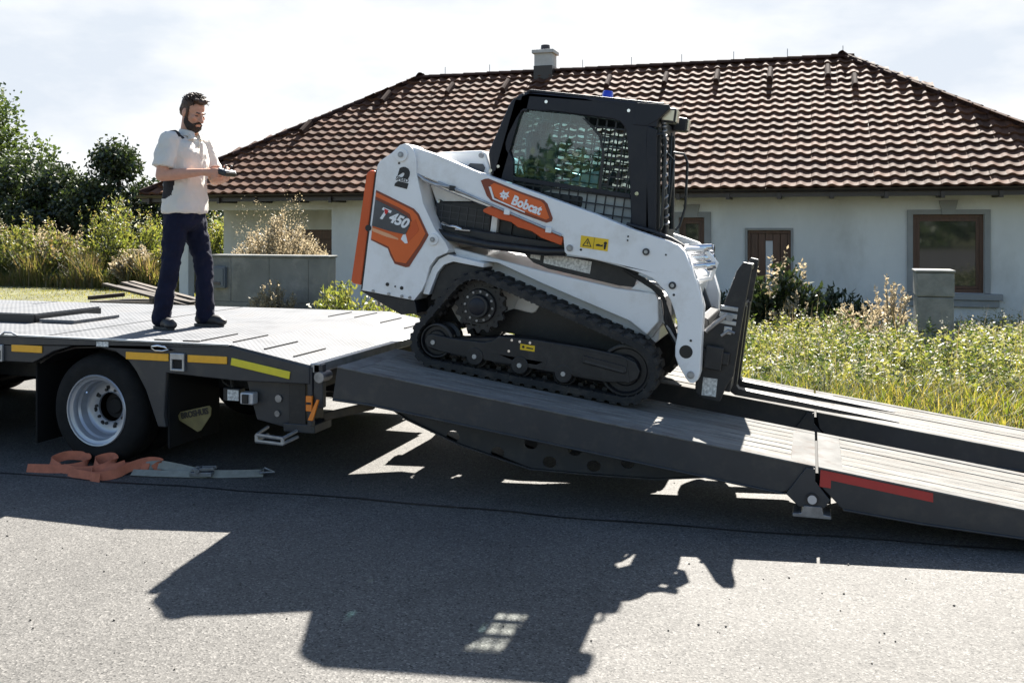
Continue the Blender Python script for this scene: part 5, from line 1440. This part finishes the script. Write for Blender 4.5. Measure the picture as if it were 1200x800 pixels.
# cross tube, front couplers and hoses between the arms
m = MB(); m.cyl((.93, -.475, .82), (.93, .475, .82), .055, n=18); m.build('cross_tube', WHITE, ld, smooth=40)
pr('cross_plate', [(.80, 1.04), (.87, 1.0), (.99, .80), (.97, .64), (.92, .66), (.90, .80), (.80, .95)], -.474, .474, WHITE, bevel=.01)
cb = MB()
for i, (y, z) in enumerate(((-.43, 1.04), (-.40, .98), (-.43, .93), (-.36, 1.02), (-.35, .95), (-.30, 1.03))):
    cb.cyl((.90 + (1.05 - z) * .5, y, z), (1.06 + (1.05 - z) * .35, y - .01, z + .03), .022, n=12)
    cb.cyl((1.0 + (1.05 - z) * .4, y, z + .01), (1.035 + (1.05 - z) * .4, y, z + .02), .030, n=12)
cb.build('hydraulic_coupler', CHROME, ld, smooth=40)
m = MB(); m.tube([(.90, -.50, 1.035), (1.02, -.44, 1.05), (1.10, -.42, .97), (1.08, -.40, .87), (1.0, -.40, .84)], .017, 8); m.build('coupler_guard', WHITE, ld, smooth=60)
hz = MB()
for k in range(4): hz.tube([(.52 + k * .03, -.46, .84 - k * .012), (.66 + k * .02, -.455, .80 - k * .016), (.78 + k * .012, -.45, .74 - k * .02), (.84, -.45, .62 - k * .03), (.90, -.43, .50 - k * .02), (.93, -.40, .40)], .011, 7)
for k in range(3): hz.tube([(.50, -.47 + k * .02, 1.14), (.66, -.47 + k * .02, 1.12), (.80, -.46 + k * .02, 1.085), (.90, -.44 + k * .03, 1.04)], .011, 7)
hz.build('hydraulic_hose', BLACK, ld, smooth=60)
hz = MB()
for k in range(3): hz.tube([(.82, -.45 + k * .05, .55), (.87, -.45 + k * .05, .50 - k * .02), (.93, -.44 + k * .05, .42), (.96, -.44, .36)], .009, 7)
hz.build('steel_line', GALV, ld, smooth=60)

# cab
co = [(-.485, 1.22), (-.492, 1.335), (-.536, 1.485), (-.525, 1.53), (-.485, 1.66), (-.432, 1.838), (-.41, 1.872), (-.376, 1.90), (-.32, 1.926), (-.25, 1.934), (.438, 1.942), (.62, 1.946), (.635, 1.91), (.60, 1.84), (.54, 1.782), (.548, 1.69), (.60, 1.40), (.655, 1.08), (.52, 1.02), (-.30, 1.18)]
ci = [(-.326, 1.290), (-.345, 1.43), (-.352, 1.47), (-.400, 1.530), (-.410, 1.57), (-.404, 1.615), (-.345, 1.775), (-.328, 1.803), (-.30, 1.815), (-.10, 1.818), (.30, 1.810), (.348, 1.802), (.385, 1.77), (.408, 1.715), (.455, 1.50), (.525, 1.115), (.515, 1.09), (-.25, 1.24)]
YC = .42
cab = MB(); cab.prism(co, -YC, -YC + .05, [ci]); cab.prism(co, YC - .05, YC, [ci])
cab.prism([(-.30, -YC + .0505), (.60, -YC + .0505), (.60, YC - .0505), (-.30, YC - .0505)], 1.90, 1.936, [[(.185, -.22), (.335, -.22), (.335, .22), (.185, .22)]], axis='z')
for y_ in (-.075, .075): cab.box(.1851, .3349, y_ - .012, y_ + .012, 1.905, 1.93)
cab = cab.build('cab', CABPAINT, ld, bevel=.010)
rc_ = MB()
for x0_, x1_, y0_, y1_ in ((-.30, .184, -.405, .405), (.336, .62, -.405, .405), (.1842, .3358, -.405, -.221), (.1842, .3358, .221, .405)): rc_.box(x0_, x1_, y0_, y1_, 1.9365, 1.956)
rc_.prism([(-.40, 1.890), (-.372, 1.912), (-.32, 1.938), (-.301, 1.956), (-.301, 1.93), (-.36, 1.895)], -.405, .405)
rc_.build('roof_cap', CABPAINT, cab, bevel=.005)
m = MB(); m.box(.19, .33, -.215, .215, 1.93, 1.934); m.build('roof_window', ROOFGLASS, cab)
for x, z in ((-.17, 1.88), (.40, 1.88), (-.448, 1.405), (-.50, 1.37), (.53, 1.345)): disc('bolt', x, z, -YC - .008, -YC, .011 if z > 1.4 else .013, CHROME, cab, 10)
pr('cab_bar', [(-.34, 1.352), (.482, 1.338), (.49, 1.308), (-.335, 1.322)], -YC + .006, -YC + .03, CABPAINT, cab, bevel=.003)
pr('cab_bar', [(-.34, 1.352), (.482, 1.338), (.49, 1.308), (-.335, 1.322)], YC - .03, YC - .006, CABPAINT, cab, bevel=.003)
pr('window_frame', [(.265, 1.33), (.285, 1.33), (.275, 1.58), (.235, 1.70), (.17, 1.755), (.11, 1.80), (.09, 1.80), (.16, 1.742), (.22, 1.69), (.257, 1.58)], -YC + .012, -YC + .026, PLASTIC, cab, bevel=.002)
gl = [(-.33, 1.335), (-.35, 1.47), (-.405, 1.57), (-.34, 1.79), (-.30, 1.812), (.09, 1.815), (.17, 1.755), (.235, 1.70), (.27, 1.58), (.272, 1.335)]
pr('side_window', gl, -YC + .030, -YC + .034, GLASS, cab, bevel=0)
pr('side_window', ci, YC - .034, YC - .030, GLASS, cab, bevel=0)
def inside(P, x, z):
    c = False
    for i in range(len(P)):
        (x0, z0), (x1, z1) = P[i], P[i - 1]
        if (z0 > z) != (z1 > z) and x < (x1 - x0) * (z - z0) / (z1 - z0) + x0: c = not c
    return c
def mesh_guard(y, P, cell=.064, w=.0105, xs=None):
    m = MB()
    X = np.arange(-.45, .60, cell); Z = np.arange(1.05, 1.85, cell)
    for x in X:
        zz = [z for z in np.arange(1.0, 1.86, .008) if inside(P, x, z)]
        if len(zz) > 2: m.box(x - w / 2, x + w / 2, y - .002, y + .002, zz[0] - .02, zz[-1] + .02)
    for z in Z:
        xx = [x for x in np.arange(-.45, .62, .008) if inside(P, x, z)]
        if len(xx) > 2: m.box(xx[0] - .02, xx[-1] + .02, y - .0025 - .004, y - .0025, z - w / 2, z + w / 2)
    return m.build('mesh_guard', BLACK, cab)
mesh_guard(-YC + .045, ci); mesh_guard(YC - .045, ci)
# lower panel behind the lower window
pr('lower_panel', [(-.02, 1.318), (.478, 1.304), (.515, 1.10), (.30, 1.08), (-.16, 1.21), (-.16, 1.26)], -.345, -.335, GREYPANEL, cab, bevel=0)
pr('trim_panel', [(.0, 1.352), (.268, 1.346), (.268, 1.47), (.20, 1.455), (.13, 1.43)], -.335, -.325, GREYPANEL, cab, bevel=0)
pr('floor_box', [(-.45, 1.0), (.60, 1.0), (.60, 1.04), (.25, 1.06), (-.1, 1.15), (-.45, 1.20)], -.36, .36, BLACK, cab, bevel=0)
# front wall and rear wall
m = MB()
fx = [(.600, 1.84), (.545, 1.76), (.655, 1.06)]
for y0, y1 in ((-YC, -YC + .07), (YC - .07, YC)): m.prism([(.53, 1.80), (.60, 1.78), (.69, 1.10), (.62, 1.08)], y0, y1)
m.prism([(.535, 1.86), (.60, 1.86), (.60, 1.79), (.53, 1.79)], -YC, YC)
m.build('front_pillar', CABPAINT, cab, bevel=.008)
pr('front_door', [(.585, 1.79), (.592, 1.79), (.682, 1.10), (.675, 1.10)], -.35, .35, GLASS, cab, bevel=0)
m = MB()
for y0, y1 in ((-.365, -.325), (.325, .365)): m.prism([(.590, 1.80), (.612, 1.80), (.705, 1.10), (.683, 1.10)], y0, y1)
m.prism([(.683, 1.13), (.70, 1.13), (.71, 1.07), (.69, 1.07)], -.325, .325); m.build('door_frame', PLASTIC, cab, bevel=.004)
m = MB()
for y0, y1 in ((-YC, -.30), (.30, YC)): m.prism([(-.48, 1.30), (-.42, 1.30), (-.33, 1.88), (-.39, 1.88)], y0, y1)
m.prism([(-.36, 1.80), (-.30, 1.80), (-.29, 1.92), (-.35, 1.92)], -YC, YC); m.prism([(-.50, 1.20), (-.42, 1.20), (-.42, 1.38), (-.48, 1.38)], -YC, YC)
m.build('rear_frame', CABPAINT, cab, bevel=.006)
pr('rear_window', [(-.452, 1.38), (-.448, 1.38), (-.358, 1.82), (-.362, 1.82)], -.30, .30, GLASS, cab, bevel=0)
# roof visor, lamps, beacon
pr('visor', [(.44, 1.938), (.66, 1.945), (.665, 1.92), (.60, 1.84), (.53, 1.79), (.44, 1.79)], -YC - .004, -.36, CABPAINT, cab, bevel=.006)
pr('visor', [(.44, 1.938), (.66, 1.945), (.665, 1.92), (.60, 1.84), (.53, 1.79), (.44, 1.79)], .36, YC + .004, CABPAINT, cab, bevel=.006)
for y in (-.30, .30):
    w_ = MB(); w_.box(.60, .70, y - .06, y + .06, 1.835, 1.935); w_ = w_.build('work_lamp', PLASTIC, cab, bevel=.012)
    m = MB(); m.box(.701, .712, y - .052, y + .052, 1.845, 1.925); m.build('lens', LAMP, w_, bevel=.004)
    m = MB(); m.box(.615, .69, y - .064 if y < 0 else y + .0605, y - .0605 if y < 0 else y + .064, 1.85, 1.92); m.build('lens', LAMP, w_, bevel=.002)
bc = MB(); bc.cyl((.15, 0, 1.952), (.15, 0, 1.967), .046, n=20); bc = bc.build('beacon', PLASTIC, cab, smooth=40)
m = MB(); m.lathe([(.0, 2.045), (.030, 2.043), (.038, 2.03), (.041, 1.968), (.0, 1.968)], (.15, 0, 0), 20, axis='z'); m.build('beacon_lens', BLUE, bc, smooth=40)
# grab rails, mirror arm, wiper, rope
m = MB(); m.tube([(.59, -.40, 1.74), (.645, -.405, 1.755), (.665, -.405, 1.72), (.70, -.405, 1.36), (.72, -.405, 1.15), (.70, -.40, 1.10)], .010, 8); m.build('grab_rail', PLASTIC, cab, smooth=60)
m = MB(); m.tube([(.62, .30, 1.68), (.70, .33, 1.68), (.73, .34, 1.62), (.76, .34, 1.30), (.74, .33, 1.16), (.72, .30, 1.13)], .010, 8); m.build('grab_rail', PLASTIC, cab, smooth=60)
m = MB(); m.tube([(.66, -.2, 1.64), (.71, -.21, 1.60), (.72, -.21, 1.30), (.69, -.2, 1.22)], .009, 8); m.build('grab_rail', PLASTIC, cab, smooth=60)
m = MB(); m.tube([(.625, -.33, 1.84), (.645, -.33, 1.70), (.69, -.32, 1.40), (.735, -.31, 1.16), (.74, -.31, 1.06)], .016, 8); rp_ = m.build('cable_sleeve', PLASTIC, cab, smooth=60)
m = MB(); P0 = smooth_path([(.628, -.33, 1.84), (.648, -.33, 1.70), (.693, -.32, 1.40), (.738, -.31, 1.16)], 30)
m.tube([p + Vector((.0, .016 * math.cos(i * .9), .0)) + Vector((.016 * math.sin(i * .9), 0, 0)) for i, p in enumerate(P0)], .007, 6); m.build('spiral_wrap', DULL, rp_, smooth=60)
m = MB(); m.tube([(.63, .05, 1.80), (.66, .0, 1.55), (.70, -.1, 1.25)], .007, 6); m.box(.70, .73, -.25, -.15, 1.06, 1.16); m.build('wiper', PLASTIC, cab)
# inside
seat = MB(); seat.prism([(-.28, 1.16), (.10, 1.12), (.14, 1.18), (.10, 1.24), (-.20, 1.26)], -.22, .22); seat = seat.build('seat', SEAT, cab, bevel=.03)
pr('backrest', [(-.30, 1.24), (-.18, 1.24), (-.24, 1.66), (-.30, 1.70), (-.36, 1.66)], -.22, .22, SEAT, seat, bevel=.04)
for y in (-.30, .30):
    m = MB(); m.tube([(.14, y, 1.16), (.17, y, 1.34), (.20, y, 1.42)], .014, 8); m.cyl((.20, y, 1.41), (.215, y, 1.49), .025, .02, n=12); m.build('joystick', PLASTIC, cab, smooth=40)
    m = MB(); m.box(-.22, .16, y - .05, y + .05, 1.20, 1.28); m.build('armrest', PLASTIC, cab, bevel=.015)
m = MB(); m.tube([(-.30, -.28, 1.45), (-.05, -.29, 1.42), (.22, -.25, 1.36), (.26, 0, 1.36), (.22, .25, 1.36), (-.05, .29, 1.42), (-.30, .28, 1.45)], .018, 8); m.build('safety_bar', PLASTIC, cab, smooth=60)
m = MB(); m.box(.49, .56, .20, .36, 1.55, 1.72); m.build('display', PLASTIC, cab, bevel=.01)

# tracks
C1, C2, C3 = (-.385, .458, .235), (-.640, .182, .180), (.655, .222, .217)
pts = []
for cx_, cz_, r_ in (C1, C2, C3):
    for i in range(240):
        a = 2 * math.pi * i / 240; pts.append((cx_ + r_ * math.cos(a), cz_ + r_ * math.sin(a)))
pts = sorted(set((round(p[0], 6), round(p[1], 6)) for p in pts))
def half(P):
    h = []
    for p in P:
        while len(h) > 1 and (h[-1][0] - h[-2][0]) * (p[1] - h[-2][1]) - (h[-1][1] - h[-2][1]) * (p[0] - h[-2][0]) <= 0: h.pop()
        h.append(p)
    return h
lo, up_ = half(pts), half(pts[::-1])
hull = lo[:-1] + up_[:-1]
Hc = np.array(hull + [hull[0]]); seg = np.r_[0, np.cumsum(np.linalg.norm(np.diff(Hc, axis=0), axis=1))]; LT = seg[-1]
def tp(s):
    s = s % LT; p = np.array([np.interp(s, seg, Hc[:, 0]), np.interp(s, seg, Hc[:, 1])])
    q = np.array([np.interp((s + .004) % LT, seg, Hc[:, 0]), np.interp((s + .004) % LT, seg, Hc[:, 1])]) - p
    t = q / (np.linalg.norm(q) + 1e-9); n = np.array([t[1], -t[0]])
    return p, t, n
NL = 50
def track(s, near_):
    yo, yi = s * .70, s * .40
    m = MB(); N = 150
    vs = []
    for i in range(N):
        p, t, n = tp(LT * i / N)
        for d, y in ((-.015, yo), (-.015, yi), (-.052, yi), (-.052, yo)):
            q = p + n * d; vs.append((q[0], y, q[1]))
    fs = []
    for i in range(N):
        for k in range(4): fs.append((i * 4 + k, i * 4 + (k + 1) % 4, ((i + 1) % N) * 4 + (k + 1) % 4, ((i + 1) % N) * 4 + k))
    m.raw(vs, fs); tr = m.build('track', RUBBER, ld, smooth=40)
    # tread lugs: two staggered blocks per pitch, one mesh shared
    def lugmesh():
        q = MB(); q.prism([(-.028, -.0155), (.028, -.0155), (.022, .0), (-.022, .0)], 0, .135); return q.mesh('tread_lug')
    lm = lugmesh(); lm.materials.append(RUBBER)
    for i in range(NL):
        for k in (0, 1):
            p, t, n = tp(LT * (i + .5 * k) / NL)
            y0 = (yo if s < 0 else yi) if k == 0 else (yo + .155 if s < 0 else yi + .155)
            o = bpy.data.objects.new('tread_lug', lm); COL.objects.link(o); o.parent = tr
            ang = math.atan2(n[1], n[0]) - math.pi / 2
            o.location = (p[0], y0 + .004, p[1]); o.rotation_euler = (0, -ang, 0)
    q = MB()
    for i in range(NL * 1):
        p, t, n = tp(LT * i / NL)
        for y in (s * .55 - .05, s * .55 + .03):
            c = p - n * .064; a = np.array([t[0], t[1]]) * .014; b = n * .018
            P_ = [c - a - b * .6, c + a - b * .6, c + a * 1.3 + b, c - a * 1.3 + b]
            q.prism([(u[0], u[1]) for u in P_], y, y + .02)
    q.build('drive_lug', BLACK, tr, kind='stuff')
    # metal drive cores peeking out at the belt edge
    q = MB()
    for i in range(NL):
        p, t, n = tp(LT * (i + .25) / NL); c = p - n * .052
        q.cyl((c[0], yo + s * .0015, c[1]), (c[0], yo - s * .05, c[1]), .008, n=6)
    q.build('core_link', BLACK, tr, kind='stuff')
    # sprocket
    sp = []
    for i in range(16 * 4):
        a = 2 * math.pi * i / 64; r = .186 if i % 4 in (0, 1) else .162
        sp.append((C1[0] + r * math.cos(a), C1[1] + r * math.sin(a)))
    ys_ = sorted((s * .60, s * .56)); so = pr('sprocket', sp, ys_[0], ys_[1], BLACK, ld, bevel=.004)
    for r0, r1, y0, y1, mt in ((.118, .112, .60, .625, BLACK), (.080, .074, .625, .665, BLACK), (.060, .05, .665, .672, CABPAINT)):
        q = MB(); q.cyl((C1[0], s * y0, C1[1]), (C1[0], s * y1, C1[1]), r0, r1, n=28); q.build('hub', mt, so, smooth=40, bevel=.003)
    for i in range(12):
        a = 2 * math.pi * i / 12; disc('sprocket_bolt', C1[0] + .098 * math.cos(a), C1[1] + .098 * math.sin(a), s * .625, s * .634, .009, DULL, so, 6)
    for i in range(16):
        a = 2 * math.pi * (i + .2) / 16; disc('sprocket_bolt', C1[0] + .140 * math.cos(a), C1[1] + .140 * math.sin(a), s * .60, s * .606, .008, BDECAL, so, 8)
    q = MB(); q.cyl((C1[0], s * .56, C1[1]), (C1[0], s * .30, C1[1]), .11, .12, n=24); q.build('final_drive', BLACK, ld, smooth=40)
    # idlers and rollers
    for cx_, cz_, r_, nm in ((C2[0], C2[1], .116, 'idler'), (C3[0], C3[1], .165, 'idler'), (-.345, .132, .080, 'roller'), (-.03, .132, .080, 'roller'), (.268, .132, .080, 'roller')):
        q = MB(); q.lathe([(.03, .655), (r_ * .55, .655), (r_ * .62, .64), (r_ * .82, .64), (r_ * .88, .66), (r_, .655), (r_, .60), (r_ * .8, .59), (r_ * .8, .51), (r_, .50), (r_, .45), (.03, .45)], (cx_, 0, cz_), 32)
        if s > 0: q.v = [(x, y, z) for x, y, z in q.v]
        else: q.v = [(x, -y, z) for x, y, z in q.v]
        w = q.build(nm, BLACK if nm == 'idler' else RUBBER, ld, smooth=40)
        q = MB(); q.cyl((cx_, s * .655, cz_), (cx_, s * (.696 if nm == 'roller' else .66), cz_), r_ * (.72 if nm == 'roller' else .52), n=24); q.build('hub_cap', BLACK, w, smooth=40, bevel=.004)
        if nm == 'roller' or cx_ < 0: disc('axle_bolt', cx_ + (0 if nm == 'roller' else -.012), cz_ - (0 if nm == 'roller' else .01), s * .69, s * (.704 if nm == 'roller' else .698), .016, GALV, w, 8)
        if nm == 'idler':
            q = MB(); q.lathe([(r_ * .90, .660), (r_ * .96, .664), (r_ * .96, .666), (r_ * .90, .666)], (cx_, 0, cz_), 32)
            if s < 0: q.v = [(x, -y, z) for x, y, z in q.v]
            q.build('rim_ring', TRAILER if cx_ < 0 else BLACK, w, smooth=40)
    # track frame
    tfp = [(-.715, .165), (-.70, .215), (-.66, .225), (-.52, .222), (-.30, .235), (-.24, .258), (-.20, .295), (.05, .315), (.40, .325), (.62, .318), (.72, .29), (.755, .24), (.745, .19), (.70, .155), (.55, .13), (.33, .125), (.28, .175), (.20, .130), (.02, .125), (-.03, .17), (-.09, .125), (-.28, .12), (-.345, .165), (-.41, .115), (-.60, .12), (-.69, .135)]
    f_ = pr('track_frame', tfp, *sorted((s * .662, s * .688)), BLACK, ld, bevel=.006)
    pr('frame_core', [(-.60, .14), (.60, .14), (.58, .30), (-.1, .30), (-.55, .21)], *sorted((s * .47, s * .655)), BLACK, f_, bevel=.006)
    pr('tension_cover', [(.38, .225), (.66, .205), (.675, .225), (.66, .255), (.38, .275)], *sorted((s * .6885, s * .705)), BLACK, f_, bevel=.008)
    pr('tension_slot', [(.40, .237), (.65, .218), (.65, .226), (.40, .246)], *sorted((s * .7055, s * .7075)), TRAILER, f_, bevel=0)
    pr('frame_step', [(.14, .128), (.70, .157), (.66, .30), (.17, .315)], *sorted((s * .6882, s * .6935)), BLACK, f_, bevel=.003)
    yl_ = pr('warning_sticker', [(-.045, .272), (.055, .275), (.057, .237), (-.042, .234)], *sorted((s * .6885, s * .690)), YELLOW, f_, bevel=0)
    if near_:
        q = MB(); q.cyl((-.022, -.690, .255), (-.022, -.692, .255), .009, n=10); q.prism(rect(.0, .045, .250, .258), -.692, -.6902); q.build('pictogram', BDECAL, yl_)
    for x, z in ((-.115, .21), (-.105, .285), (-.05, .285), (.02, .29)): disc('frame_bolt', x, z, s * .688, s * .694, .009, CHROME, f_, 8)
    return tr
track(-1, True); track(1, False)
# inner wheel arch
for s in (-1, 1):
    ya_, yb_ = sorted((s * .595, s * .40))
    pr('fender', [(-.81, .47), (-.79, .57), (-.765, .66), (-.725, .725), (-.665, .765), (-.40, .745), (-.40, .715), (-.62, .722), (-.685, .69), (-.725, .63), (-.745, .55), (-.765, .47)], ya_, yb_, WHITE, bevel=.004)
    pr('wheel_arch', [(-.764, .43), (-.744, .55), (-.724, .629), (-.684, .688), (-.62, .720), (-.40, .712), (-.42, .66), (-.60, .60), (-.68, .45)], *sorted((s * .56, s * .39)), BLACK, bevel=.004)
pr('track_plate', [(-.18, .545), (-.02, .515), (-.05, .46), (-.08, .445), (-.21, .455)], -.40, -.387, WHITE, bevel=.004)

for s in (-1, 1): pr('inner_cover', [(-.55, .28), (.62, .28), (.64, .43), (.40, .50), (.12, .545), (-.02, .515), (-.05, .455), (-.08, .44), (-.21, .45), (-.30, .40), (-.55, .40)], *sorted((s * .386, s * .398)), BLACK, bevel=.003)
# quick coupler and pallet forks
fk = pr('fork_carriage', [(1.325, .975), (1.322, 1.0), (1.268, 1.005), (1.235, .94), (1.205, .80), (1.18, .70), (1.16, .66), (1.10, .52), (1.062, .46), (1.07, .34), (1.075, .24), (1.09, .13), (1.13, .10), (1.25, .10), (1.275, .20), (1.31, .28), (1.315, .65)], -.44, -.385, BLACK, bevel=.006)
pr('upright', [(1.325, .975), (1.322, 1.0), (1.268, 1.005), (1.235, .94), (1.205, .80), (1.18, .70), (1.13, .52), (1.09, .40), (1.09, .13), (1.13, .10), (1.25, .10), (1.275, .20), (1.31, .28), (1.315, .65)], .385, .44, BLACK, fk, bevel=.006)
for z0, z1, nm in ((.66, .71, 'cross_rail'), (.16, .26, 'cross_rail'), (.93, .97, 'cross_rail')):
    m = MB(); m.box(1.19 if z0 < .9 else 1.255, 1.30, -.384, .384, z0, z1); m.build(nm, BLACK, fk, bevel=.006)
for y in (-.13, .13):
    m = MB(); m.box(1.255, 1.285, y - .02, y + .02, .70, .93); m.build('guard_bar', BLACK, fk, bevel=.004)
pr('coupler_plate', [(1.05, .62), (1.10, .60), (1.17, .40), (1.17, .15), (1.08, .13), (1.06, .35), (1.03, .48)], -.384, .384, BLACK, fk, bevel=.008)
m = MB()
for k, (z, w_) in enumerate(((.70, .05), (.655, .06), (.61, .05))): m.box(1.17 + k * .0, 1.28, -.452, -.441, z - w_ * .28, z + w_ * .28)
m.box(1.21, 1.26, -.455, -.44, .535, .585); m.build('bracket_plate', GALV, fk, bevel=.004)
m = MB(); m.cyl((1.235, -.44, .64), (1.235, -.47, .64), .022, n=12); m.tube([(1.10, -.455, .53), (1.16, -.46, .60), (1.22, -.455, .66)], .015, 8); m.tube([(1.20, -.455, .52), (1.24, -.46, .56), (1.28, -.455, .55)], .010, 8); m.build('latch_lever', DULL, fk, smooth=50)
m = MB(); m.box(1.09, 1.27, -.47, -.441, .34, .42); m.box(1.12, 1.23, -.49, -.471, .30, .45); m.build('latch_box', BLACK, fk, bevel=.008)
pr('serial_plate', [(1.125, .235), (1.215, .24), (1.22, .125), (1.13, .12)], -.4435, -.4405, LABEL, fk, bevel=0)
m = MB(); m.bar((1.07, -.43, .47), (1.02, -.43, .57), .06, .05); m.cyl((1.06, -.46, .26), (1.06, -.40, .26), .04, n=16); m.build('coupler_pivot', BLACK, fk, bevel=.004)
m = MB(); m.cyl((.95, -.30, .74), (1.09, -.30, .47), .035, n=14); m.cyl((.95, .30, .74), (1.09, .30, .47), .035, n=14); m.build('tilt_cylinder', BLACK, fk, smooth=40)
for y in (-.12, .22):
    t_ = MB(); t_.prism([(1.285, .70), (1.315, .70), (1.322, .165), (1.34, .145), (2.35, .128), (2.35, .122), (2.0, .108), (1.32, .100), (1.290, .115), (1.282, .15)], y, y + .095)
    t_.build('fork_tine', BLACK, fk, bevel=.004)
